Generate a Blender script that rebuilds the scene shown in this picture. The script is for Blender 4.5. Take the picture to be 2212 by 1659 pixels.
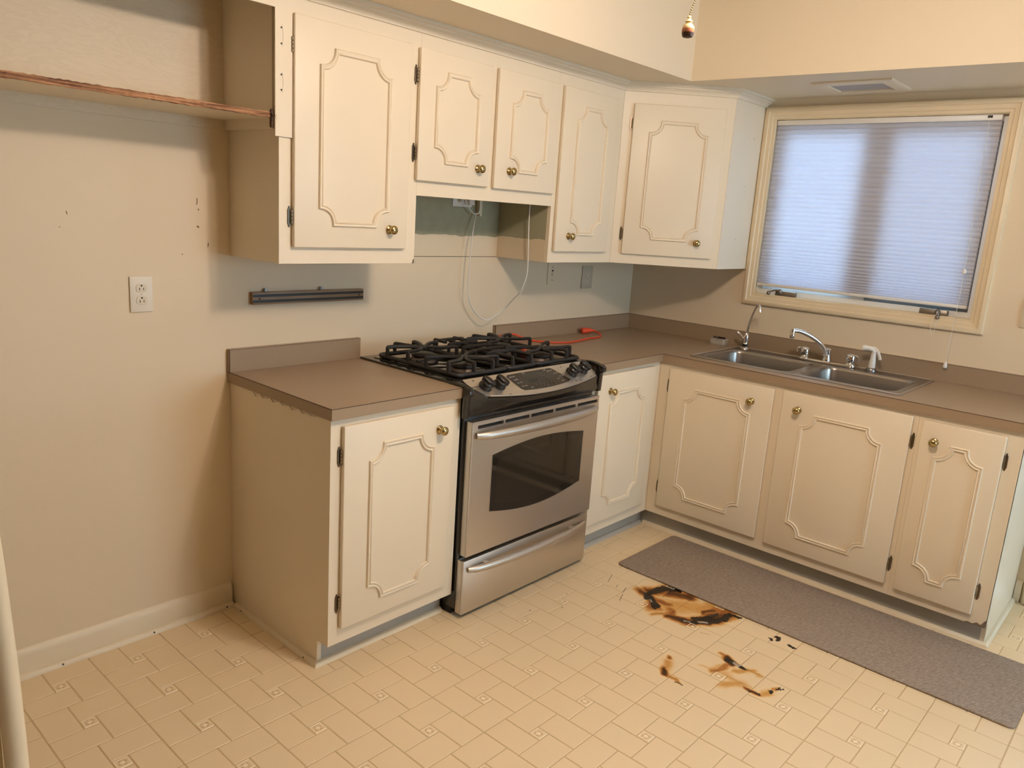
import bpy, bmesh, math, random
from mathutils import Vector, Matrix
random.seed(7)
PI = math.pi
scene = bpy.context.scene
COL = scene.collection
for o in list(bpy.data.objects):
    bpy.data.objects.remove(o)

# ------------------------------------------------------------------ camera
CX, CY, CZ = -3.8636, -2.5293, 1.5172
YAW, PIT, ROL, FPX = 0.8472, -0.2178, 0.0662, 1669.37
cF = Vector((math.sin(YAW)*math.cos(PIT), math.cos(YAW)*math.cos(PIT), math.sin(PIT)))
cR = Vector((math.cos(YAW), -math.sin(YAW), 0))
cU = cR.cross(cF)
R2 = cR*math.cos(ROL) + cU*math.sin(ROL)
U2 = -cR*math.sin(ROL) + cU*math.cos(ROL)
cam = bpy.data.cameras.new('camera')
cam.sensor_fit = 'HORIZONTAL'
cam.sensor_width = 36.0
cam.lens = FPX/2212*36.0
cam.clip_start = 0.02
camo = bpy.data.objects.new('camera', cam)
COL.objects.link(camo)
m = Matrix((R2, U2, -cF)).transposed().to_4x4()
m.translation = Vector((CX, CY, CZ))
camo.matrix_world = m
scene.camera = camo

# ------------------------------------------------------------------ world, exposure
world = bpy.data.worlds.new('world')
scene.world = world
world.use_nodes = True
bg = world.node_tree.nodes['Background']
bg.inputs['Color'].default_value = (0.70, 0.92, 1.15, 1)
bg.inputs['Strength'].default_value = 9.0
vs = scene.view_settings
vs.view_transform = 'Standard'
vs.look = 'None'
vs.gamma = 1.0
vs.exposure = 0.12
vs.use_curve_mapping = False
scene.cycles.max_bounces = 8
scene.cycles.transparent_max_bounces = 6
scene.cycles.caustics_reflective = False
scene.cycles.caustics_refractive = False
BULB_W = 18.4
BULB_COL = (1.0, 0.82, 0.67)

# ------------------------------------------------------------------ materials
MATS = {}
def nt_new(name):
    mt = bpy.data.materials.new(name)
    mt.use_nodes = True
    nt = mt.node_tree
    b = nt.nodes['Principled BSDF']
    return mt, nt, b
def setp(b, **k):
    for n, v in k.items():
        b.inputs[n.replace('_', ' ')].default_value = v
def mat(name, col, rough=.5, metal=0.0, var=0.0, vscale=3.0, bump=0.0, bscale=200.0, spec=.5, coat=0.0):
    mt, nt, b = nt_new(name)
    setp(b, Base_Color=(*col, 1), Roughness=rough, Metallic=metal)
    b.inputs['Specular IOR Level'].default_value = spec
    if coat: b.inputs['Coat Weight'].default_value = coat
    geo = None
    if var or bump:
        geo = nt.nodes.new('ShaderNodeNewGeometry')
    if var:
        n = nt.nodes.new('ShaderNodeTexNoise'); n.inputs['Scale'].default_value = vscale; n.inputs['Detail'].default_value = 5
        nt.links.new(geo.outputs['Position'], n.inputs['Vector'])
        mr = nt.nodes.new('ShaderNodeMapRange'); mr.inputs[3].default_value = 1-var; mr.inputs[4].default_value = 1+var
        nt.links.new(n.outputs['Fac'], mr.inputs[0])
        mx = nt.nodes.new('ShaderNodeVectorMath'); mx.operation = 'SCALE'
        mx.inputs[0].default_value = col
        nt.links.new(mr.outputs[0], mx.inputs['Scale'])
        nt.links.new(mx.outputs[0], b.inputs['Base Color'])
    if bump:
        n2 = nt.nodes.new('ShaderNodeTexNoise'); n2.inputs['Scale'].default_value = bscale; n2.inputs['Detail'].default_value = 3
        nt.links.new(geo.outputs['Position'], n2.inputs['Vector'])
        bp = nt.nodes.new('ShaderNodeBump'); bp.inputs['Strength'].default_value = bump; bp.inputs['Distance'].default_value = .002
        nt.links.new(n2.outputs['Fac'], bp.inputs['Height'])
        nt.links.new(bp.outputs[0], b.inputs['Normal'])
    MATS[name] = mt
    return mt
def math_node(nt, op, a, b=None, c=None, clamp=False):
    n = nt.nodes.new('ShaderNodeMath'); n.operation = op; n.use_clamp = clamp
    for i, v in enumerate((a, b, c)):
        if v is None: continue
        if isinstance(v, (int, float)): n.inputs[i].default_value = v
        else: nt.links.new(v, n.inputs[i])
    return n.outputs[0]
def vmath(nt, op, a, b=None, out=0):
    n = nt.nodes.new('ShaderNodeVectorMath'); n.operation = op
    for i, v in enumerate((a, b)):
        if v is None: continue
        if isinstance(v, (tuple, list)): n.inputs[i].default_value = v
        else: nt.links.new(v, n.inputs[i])
    return n.outputs[out]
def mixc(nt, fac, a, b):
    n = nt.nodes.new('ShaderNodeMix'); n.data_type = 'RGBA'
    if isinstance(fac, (int, float)): n.inputs[0].default_value = fac
    else: nt.links.new(fac, n.inputs[0])
    for i, v in ((6, a), (7, b)):
        if isinstance(v, (tuple, list)): n.inputs[i].default_value = (*v, 1) if len(v) == 3 else v
        else: nt.links.new(v, n.inputs[i])
    return n.outputs[2]
def noise(nt, vec, scale, detail=4, dist=0.0, out=0, rough=.5):
    n = nt.nodes.new('ShaderNodeTexNoise')
    n.inputs['Scale'].default_value = scale; n.inputs['Detail'].default_value = detail
    n.inputs['Distortion'].default_value = dist; n.inputs['Roughness'].default_value = rough
    nt.links.new(vec, n.inputs['Vector'])
    return n.outputs[out]
def mrange(nt, v, a, b, c=0.0, d=1.0, smooth=False):
    n = nt.nodes.new('ShaderNodeMapRange')
    if smooth: n.interpolation_type = 'SMOOTHSTEP'
    nt.links.new(v, n.inputs[0])
    for i, x in enumerate((a, b, c, d)): n.inputs[i+1].default_value = x
    return n.outputs[0]
def position(nt):
    g = nt.nodes.new('ShaderNodeNewGeometry')
    return g.outputs['Position']
def bump_on(nt, b, h, strength=.3, dist=.001):
    bp = nt.nodes.new('ShaderNodeBump'); bp.inputs['Strength'].default_value = strength; bp.inputs['Distance'].default_value = dist
    nt.links.new(h, bp.inputs['Height']); nt.links.new(bp.outputs[0], b.inputs['Normal'])

WALLC = (.77, .645, .47)
CABC = (.82, .715, .555)
GREEN = (.38, .36, .245)
mat('cabinet_paint', CABC, .38, var=.025, vscale=4, bump=.05, bscale=90, spec=.4)
mat('cabinet_edge', (.80, .735, .62), .45, var=.04, vscale=9)
mat('trim_paint', (.79, .68, .50), .4, var=.03, vscale=6, bump=.05, bscale=120)
mat('window_trim', (.78, .65, .45), .4, var=.06, vscale=7)
mat('soffit_paint', (.79, .68, .52), .6, var=.012, vscale=2, bump=.06, bscale=150)
mat('ceiling_paint', (.79, .69, .54), .7, var=.01, vscale=2)
mat('tray_warm', (.79, .68, .51), .6, var=.012, vscale=2, bump=.06, bscale=150)
mat('toe_paint', (.42, .40, .36), .5, var=.06, vscale=15)
mat('laminate', (.345, .250, .165), .33, var=.03, vscale=60, spec=.4)
mat('laminate_seam', (.06, .03, .018), .6)
mat('brass', (.50, .385, .18), .24, 1.0)
mat('brass_dark', (.25, .15, .06), .35, 1.0)
mat('hinge_metal', (.17, .135, .10), .33, 1.0)
mat('hinge_pin', (.35, .30, .22), .3, 1.0)
mat('chrome', (.82, .82, .82), .07, 1.0)
mat('black_enamel', (.012, .011, .011), .22, coat=.4)
mat('black_glass', (.010, .009, .008), .05, spec=.6, coat=.3)
mat('window_glass_inner', (.022, .017, .012), .06, spec=.6)
mat('cast_iron', (.018, .016, .015), .5, bump=.25, bscale=500)
mat('burner_cap', (.016, .013, .012), .4)
mat('burner_ring', (.16, .125, .11), .5, .6)
mat('black_plastic', (.014, .013, .013), .3)
mat('display', (.035, .028, .022), .12)
mat('print_grey', (.30, .29, .28), .5)
mat('print_dark', (.10, .09, .085), .5)
mat('white_plastic', (.80, .78, .74), .35)
mat('almond_plastic', (.70, .61, .46), .4)
mat('grey_plate', (.56, .49, .38), .4)
mat('painted_plate', (.78, .72, .62), .5)
mat('slot_black', (.02, .015, .012), .6)
mat('orange_rubber', (.75, .085, .03), .4)
mat('grey_metal', (.25, .25, .25), .35, 1.0)
mat('crank_metal', (.22, .19, .16), .4, .9)
mat('screen_grey', (.20, .21, .22), .5)
mat('white_cord', (.78, .76, .72), .45)
mat('dark_wood', (.085, .04, .02), .7, var=.4, vscale=120)
mat('pull_cream', (.82, .66, .36), .35)
mat('lens_grey', (.38, .36, .36), .45)
mat('vinyl_white', (.82, .82, .80), .35)
mat('outside_ground', (.45, .46, .40), .9, var=.1, vscale=2)
mat('fan_white', (.75, .72, .66), .4)
mat('paint_scrape', (.20, .15, .10), .8)
mat('unseen_wall_dark', (.22, .15, .09), .6, var=.15, vscale=6)  # dark tone given to the unseen walls to cut bounce light
mat('rubber_black', (.02, .02, .02), .7)

# wall paint with the old green paint left behind where the range hood hung
mt, nt, b = nt_new('wall_paint'); MATS['wall_paint'] = mt
pos = position(nt)
sx = nt.nodes.new('ShaderNodeSeparateXYZ'); nt.links.new(pos, sx.inputs[0])
n1 = noise(nt, pos, 2.2, 5)
basec = mixc(nt, n1, tuple(c*.97 for c in WALLC), tuple(min(1, c*1.03) for c in WALLC))
wob = math_node(nt, 'MULTIPLY', noise(nt, pos, 14, 4), .022)
zz = math_node(nt, 'ADD', sx.outputs[2], wob)
g1 = math_node(nt, 'GREATER_THAN', zz, 1.414)
g2 = math_node(nt, 'GREATER_THAN', sx.outputs[0], -1.96)
g3 = math_node(nt, 'LESS_THAN', sx.outputs[0], -1.165)
g = math_node(nt, 'MULTIPLY', math_node(nt, 'MULTIPLY', g1, g2), g3)
gn = noise(nt, pos, 25, 5)
gc = mixc(nt, gn, tuple(c*.85 for c in GREEN), tuple(c*1.12 for c in GREEN))
nt.links.new(mixc(nt, g, basec, gc), b.inputs['Base Color'])
setp(b, Roughness=.55); b.inputs['Specular IOR Level'].default_value = .35
bump_on(nt, b, noise(nt, pos, 130, 3), .08, .002)
# side of the cabinet in the hood gap
mt, nt, b = nt_new('gap_side_paint'); MATS['gap_side_paint'] = mt
pos = position(nt)
sx = nt.nodes.new('ShaderNodeSeparateXYZ'); nt.links.new(pos, sx.inputs[0])
zz = math_node(nt, 'ADD', sx.outputs[2], math_node(nt, 'MULTIPLY', noise(nt, pos, 18, 4), .02))
g = math_node(nt, 'GREATER_THAN', zz, 1.416)
nt.links.new(mixc(nt, g, WALLC, GREEN), b.inputs['Base Color']); setp(b, Roughness=.55)

# painted plywood
mt, nt, b = nt_new('painted_plywood'); MATS['painted_plywood'] = mt
pos = position(nt)
st = vmath(nt, 'MULTIPLY', pos, (1.3, 1.3, 6.0))
n1 = noise(nt, st, 2.2, 6, 1.6)
band = math_node(nt, 'FRACT', math_node(nt, 'MULTIPLY', n1, 9.0))
fine = noise(nt, vmath(nt, 'MULTIPLY', pos, (6, 6, 90)), 3.0, 4)
f = math_node(nt, 'ADD', math_node(nt, 'MULTIPLY', band, .55), math_node(nt, 'MULTIPLY', fine, .45))
nt.links.new(mixc(nt, f, (.71, .59, .42), (.79, .67, .50)), b.inputs['Base Color']); setp(b, Roughness=.55)
# raw broken plywood edge
mt, nt, b = nt_new('raw_wood'); MATS['raw_wood'] = mt
pos = position(nt)
f = noise(nt, vmath(nt, 'MULTIPLY', pos, (6, 40, 190)), 1.0, 5, .6)
c = mixc(nt, mrange(nt, f, .38, .64), (.15, .06, .028), (.58, .30, .15))
dk = noise(nt, vmath(nt, 'MULTIPLY', pos, (9, 10, 60)), 1.0, 2)
c = mixc(nt, mrange(nt, dk, .70, .74), c, (.04, .015, .008))
nt.links.new(c, b.inputs['Base Color']); setp(b, Roughness=.8); bump_on(nt, b, f, .6, .003)
# bamboo of the knife strip
mt, nt, b = nt_new('strip_wood'); MATS['strip_wood'] = mt
pos = position(nt)
f = noise(nt, vmath(nt, 'MULTIPLY', pos, (8, 60, 90)), 1.0, 4, .4)
nt.links.new(mixc(nt, f, (.20, .11, .055), (.40, .255, .135)), b.inputs['Base Color']); setp(b, Roughness=.45)
# brushed stainless
def steel(name, axis, col, rough):
    mt, nt, b = nt_new(name); MATS[name] = mt
    pos = position(nt)
    s = {'x': (3, 3, 500), 'z': (400, 400, 3), 'y': (500, 3, 3)}[axis]
    f = noise(nt, vmath(nt, 'MULTIPLY', pos, s), 1.0, 3)
    big = noise(nt, pos, 5, 3)
    setp(b, Metallic=1.0)
    nt.links.new(mixc(nt, big, tuple(c*.92 for c in col), col), b.inputs['Base Color'])
    nt.links.new(mrange(nt, f, .3, .7, rough-.03, rough+.04), b.inputs['Roughness'])
steel('steel', 'x', (.70, .655, .60), .36)
steel('sink_steel', 'y', (.37, .345, .32), .30)
steel('handle_steel', 'x', (.62, .575, .52), .42)
# rug
mt, nt, b = nt_new('rug_fabric'); MATS['rug_fabric'] = mt
pos = position(nt)
rot = nt.nodes.new('ShaderNodeVectorRotate'); rot.rotation_type = 'Z_AXIS'; rot.inputs['Angle'].default_value = .45
nt.links.new(pos, rot.inputs['Vector'])
f1 = noise(nt, vmath(nt, 'MULTIPLY', rot.outputs[0], (55, 210, 100)), 1.0, 4, .3)
f2 = noise(nt, pos, 9, 4)
c = mixc(nt, mrange(nt, f1, .3, .72), (.25, .195, .158), (.43, .355, .30))
c = mixc(nt, math_node(nt, 'MULTIPLY', f2, .25), c, (.26, .205, .17))
nt.links.new(c, b.inputs['Base Color']); setp(b, Roughness=.9); b.inputs['Specular IOR Level'].default_value = .15
bump_on(nt, b, f1, .5, .002)
# shade fabric
mt, nt, b = nt_new('shade_fabric'); MATS['shade_fabric'] = mt
out = nt.nodes['Material Output']
df = nt.nodes.new('ShaderNodeBsdfDiffuse'); df.inputs[0].default_value = (.80, .80, .84, 1)
tr = nt.nodes.new('ShaderNodeBsdfTranslucent'); tr.inputs[0].default_value = (.78, .80, .90, 1)
mx = nt.nodes.new('ShaderNodeMixShader'); mx.inputs[0].default_value = .50
nt.links.new(df.outputs[0], mx.inputs[1]); nt.links.new(tr.outputs[0], mx.inputs[2]); nt.links.new(mx.outputs[0], out.inputs[0])
# glass pane: thin, mostly clear with a reflection
mt, nt, b = nt_new('pane_glass'); MATS['pane_glass'] = mt
out = nt.nodes['Material Output']
tp = nt.nodes.new('ShaderNodeBsdfTransparent'); tp.inputs[0].default_value = (.93, .97, .96, 1)
gl = nt.nodes.new('ShaderNodeBsdfGlossy'); gl.inputs['Roughness'].default_value = .02
fr = nt.nodes.new('ShaderNodeFresnel'); fr.inputs[0].default_value = 1.45
mx = nt.nodes.new('ShaderNodeMixShader')
nt.links.new(fr.outputs[0], mx.inputs[0]); nt.links.new(tp.outputs[0], mx.inputs[1]); nt.links.new(gl.outputs[0], mx.inputs[2])
nt.links.new(mx.outputs[0], out.inputs[0])
# insect screen
mt, nt, b = nt_new('insect_mesh'); MATS['insect_mesh'] = mt
out = nt.nodes['Material Output']
tp = nt.nodes.new('ShaderNodeBsdfTransparent')
df = nt.nodes.new('ShaderNodeBsdfDiffuse'); df.inputs[0].default_value = (.10, .10, .12, 1)
mx = nt.nodes.new('ShaderNodeMixShader'); mx.inputs[0].default_value = .16
nt.links.new(tp.outputs[0], mx.inputs[1]); nt.links.new(df.outputs[0], mx.inputs[2]); nt.links.new(mx.outputs[0], out.inputs[0])
# clear plastic
mt, nt, b = nt_new('clear_plastic'); MATS['clear_plastic'] = mt
setp(b, Base_Color=(.62, .57, .52, 1), Roughness=.15, Alpha=.45)
# wooden pull
mt, nt, b = nt_new('pull_wood'); MATS['pull_wood'] = mt
pos = position(nt)
sx = nt.nodes.new('ShaderNodeSeparateXYZ'); nt.links.new(pos, sx.inputs[0])
r = nt.nodes.new('ShaderNodeValToRGB')
nt.links.new(mrange(nt, sx.outputs[2], 1.902, 1.928), r.inputs[0])
e = r.color_ramp.elements
e[0].position = 0; e[0].color = (.06, .03, .02, 1)
e[1].position = 1; e[1].color = (.82, .62, .30, 1)
for p_, c_ in ((.36, (.07, .035, .022, 1)), (.42, (.45, .16, .09, 1)), (.62, (.55, .22, .12, 1)), (.68, (.80, .55, .30, 1))):
    q = e.new(p_); q.color = c_
nt.links.new(r.outputs[0], b.inputs['Base Color']); setp(b, Roughness=.35)

# burn marks: capsule fields in floor coordinates (x, y, radius)
BLACK = [
 ((-1.232,-1.028),(-1.252,-1.055),.018),((-1.252,-1.055),(-1.262,-1.085),.016),((-1.262,-1.085),(-1.288,-1.110),.017),
 ((-1.232,-1.028),(-1.175,-1.030),.015),((-1.175,-1.030),(-1.115,-1.050),.020),((-1.115,-1.050),(-1.095,-1.092),.021),
 ((-1.300,-1.243),(-1.278,-1.282),.011),((-1.278,-1.282),(-1.225,-1.322),.017),((-1.225,-1.322),(-1.165,-1.352),.017),
 ((-1.255,-1.262),(-1.205,-1.300),.012),((-1.165,-1.352),(-1.112,-1.345),.015),((-1.112,-1.345),(-1.105,-1.39),.009),
 ((-1.205,-1.300),(-1.150,-1.310),.008),
 ((-1.427,-1.494),(-1.432,-1.512),.013),((-1.422,-1.512),(-1.426,-1.535),.005),((-1.432,-1.548),(-1.434,-1.562),.010),
 ((-1.684,-1.438),(-1.688,-1.460),.0032),((-1.547,-1.636),(-1.541,-1.665),.0042),((-1.497,-1.683),(-1.492,-1.690),.006),
 ((-1.462,-1.693),(-1.446,-1.698),.005),((-1.452,-1.705),(-1.450,-1.713),.004),
 ((-1.164,-1.537),(-1.170,-1.548),.006),((-1.130,-1.553),(-1.150,-1.567),.009),((-1.158,-1.612),(-1.163,-1.632),.006),
 ((-1.155,-1.622),(-1.158,-1.640),.004),
]
BROWN = [
 ((-1.225,-.992),(-1.230,-1.03),.045,.8),((-1.24,-1.07),(-1.30,-1.10),.055,.75),((-1.18,-1.03),(-1.10,-1.07),.055,.95),
 ((-1.14,-1.10),(-1.10,-1.17),.055,.85),((-1.31,-1.17),(-1.345,-1.14),.030,.5),((-1.32,-1.19),(-1.29,-1.25),.040,.9),
 ((-1.28,-1.27),(-1.20,-1.32),.052,.95),((-1.19,-1.32),(-1.13,-1.34),.045,.85),((-1.13,-1.30),(-1.10,-1.33),.05,.6),
 ((-1.25,-1.14),(-1.17,-1.22),.10,.36),((-1.24,-1.10),(-1.24,-1.14),.045,.65),((-1.17,-1.24),(-1.12,-1.27),.07,.4),
 ((-1.28,-1.16),(-1.30,-1.2),.035,.6),((-1.18,-1.28),(-1.14,-1.30),.03,.8),
 ((-1.575,-1.347),(-1.58,-1.352),.020,.7),((-1.61,-1.365),(-1.655,-1.380),.028,.40),((-1.657,-1.377),(-1.667,-1.384),.024,.95),
 ((-1.67,-1.40),(-1.686,-1.435),.016,.5),
 ((-1.425,-1.488),(-1.44,-1.512),.030,1.0),((-1.415,-1.46),(-1.43,-1.50),.016,.55),((-1.45,-1.505),(-1.515,-1.490),.030,.55),
 ((-1.515,-1.49),(-1.53,-1.445),.018,.25),((-1.465,-1.55),(-1.43,-1.60),.022,.40),((-1.44,-1.60),(-1.438,-1.63),.018,.35),
 ((-1.50,-1.53),(-1.53,-1.62),.035,.28),((-1.53,-1.61),(-1.585,-1.565),.030,.38),((-1.545,-1.63),(-1.540,-1.665),.018,.75),
 ((-1.53,-1.67),(-1.49,-1.685),.022,.40),((-1.47,-1.69),(-1.45,-1.70),.012,.45),
]
HOLES = [((-1.299,-1.252),(-1.292,-1.262),.006),((-1.264,-1.293),(-1.246,-1.310),.007),((-1.428,-1.524),(-1.430,-1.534),.009),((-1.262,-1.06),(-1.266,-1.078),.004)]
LINES = [((-1.259,-.852),(-1.191,-.826),.0016),((-1.36,-.981),(-1.304,-.959),.0018),((-1.29,-.95),(-1.245,-.935),.0020),
 ((-1.331,-1.333),(-1.317,-1.365),.0012),((-1.275,-.905),(-1.25,-.897),.0016),((-1.70,-.79),(-1.702,-.792),.003),
 ((-1.585,-.86),(-1.587,-.862),.003),((-1.48,-.80),(-1.482,-.802),.0025),((-2.55,-.74),(-2.552,-.744),.002),((-2.43,-.79),(-2.425,-.80),.002)]
def floor_mat(name, base, burnt=False):
    mt, nt, b = nt_new(name); MATS[name] = mt
    pos = position(nt)
    if not burnt:
        nt.links.new(mixc(nt, noise(nt, pos, 3.5, 5), tuple(c*.965 for c in base), tuple(c*1.03 for c in base)), b.inputs['Base Color'])
        setp(b, Roughness=.40); b.inputs['Specular IOR Level'].default_value = .38
        bump_on(nt, b, noise(nt, pos, 220, 3), .05, .002)
        return
    nd = noise(nt, pos, 38, 4, out=1)
    nd = vmath(nt, 'MULTIPLY', vmath(nt, 'SUBTRACT', nd, (.5, .5, .5)), (.040, .040, 0))
    p2 = vmath(nt, 'MULTIPLY', vmath(nt, 'ADD', pos, nd), (1, 1, 0))
    ndb = noise(nt, pos, 9, 5, out=1)
    ndb = vmath(nt, 'MULTIPLY', vmath(nt, 'SUBTRACT', ndb, (.5, .5, .5)), (.10, .10, 0))
    p3 = vmath(nt, 'MULTIPLY', vmath(nt, 'ADD', pos, ndb), (1, 1, 0))
    p1 = vmath(nt, 'MULTIPLY', pos, (1, 1, 0))
    state = {'prev': None}
    def seg(P, a, c):
        if state['prev'] is not None:       # evaluate one after the other
            n = nt.nodes.new('ShaderNodeVectorMath'); n.operation = 'MULTIPLY_ADD'
            nt.links.new(state['prev'], n.inputs[0]); n.inputs[1].default_value = (1e-9, 1e-9, 1e-9)
            nt.links.new(P, n.inputs[2]); P = n.outputs[0]
        av = (a[0], a[1], 0); d = (c[0]-a[0], c[1]-a[1], 0); L2 = d[0]**2+d[1]**2
        pa = vmath(nt, 'SUBTRACT', P, av)
        t = math_node(nt, 'MULTIPLY', vmath(nt, 'DOT_PRODUCT', pa, d, out=1), 1/max(L2, 1e-9), clamp=True)
        n = nt.nodes.new('ShaderNodeVectorMath'); n.operation = 'SCALE'; n.inputs[0].default_value = d
        nt.links.new(t, n.inputs['Scale'])
        return vmath(nt, 'LENGTH', vmath(nt, 'SUBTRACT', pa, n.outputs[0]), out=1)
    blk = None
    for a, c, r in BLACK:
        f = mrange(nt, seg(p2, a, c), r*1.08, r*.80)
        blk = f if blk is None else math_node(nt, 'MAXIMUM', blk, f)
        state['prev'] = blk
    hol = None
    for a, c, r in HOLES:
        f = mrange(nt, seg(p2, a, c), r*1.2, r*.5)
        hol = f if hol is None else math_node(nt, 'MAXIMUM', hol, f)
        state['prev'] = hol
    lin = None
    for a, c, r in LINES:
        f = mrange(nt, seg(p1, a, c), r*1.3, r*.7)
        lin = f if lin is None else math_node(nt, 'MAXIMUM', lin, f)
        state['prev'] = lin
    brn = None
    for a, c, r, s in BROWN:
        f = mrange(nt, seg(p3, a, c), r*1.15, r*.05, 0, s, True)
        brn = f if brn is None else math_node(nt, 'MAXIMUM', brn, f)
        state['prev'] = brn
    var = noise(nt, pos, 3.5, 5)
    bc = mixc(nt, var, tuple(c*.965 for c in base), tuple(c*1.03 for c in base))
    ramp = nt.nodes.new('ShaderNodeValToRGB'); nt.links.new(brn, ramp.inputs[0])
    e = ramp.color_ramp.elements
    e[0].position = .0; e[0].color = (1, 1, 1, 1); e[1].position = 1; e[1].color = (.035, .016, .008, 1)
    for p_, c_ in ((.12, (.98, .92, .78, 1)), (.35, (.80, .54, .24, 1)), (.58, (.46, .20, .055, 1)), (.8, (.13, .05, .016, 1))):
        q = e.new(p_); q.color = c_
    mul = nt.nodes.new('ShaderNodeMix'); mul.data_type = 'RGBA'; mul.blend_type = 'MULTIPLY'; mul.inputs[0].default_value = 1
    nt.links.new(bc, mul.inputs[6]); nt.links.new(ramp.outputs[0], mul.inputs[7])
    char = mixc(nt, mrange(nt, noise(nt, vmath(nt, 'MULTIPLY', pos, (160, 260, 1)), 1.0, 3, 2.0), .60, .74), (.010, .006, .004), (.20, .15, .12))
    cc = mixc(nt, blk, mul.outputs[2], char)
    cc = mixc(nt, math_node(nt, 'MULTIPLY', hol, .8), cc, (.55, .47, .40))
    cc = mixc(nt, math_node(nt, 'MULTIPLY', lin, .75), cc, (.10, .065, .035))
    nt.links.new(cc, b.inputs['Base Color'])
    nt.links.new(mrange(nt, blk, 0, 1, .40, .28), b.inputs['Roughness'])
    b.inputs['Specular IOR Level'].default_value = .38
    h = math_node(nt, 'ADD', math_node(nt, 'MULTIPLY', noise(nt, pos, 220, 3), .15), math_node(nt, 'MULTIPLY', math_node(nt, 'MULTIPLY', blk, noise(nt, pos, 120, 3, 1.5)), 3.0))
    bump_on(nt, b, h, .35, .002)
floor_mat('floor_vinyl', (.83, .66, .435))
floor_mat('floor_vinyl_burnt', (.83, .66, .435), True)
floor_mat('floor_groove', (.585, .435, .255), True)
floor_mat('floor_relief', (.95, .81, .60))
floor_mat('floor_ornament', (.60, .44, .26))

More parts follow.
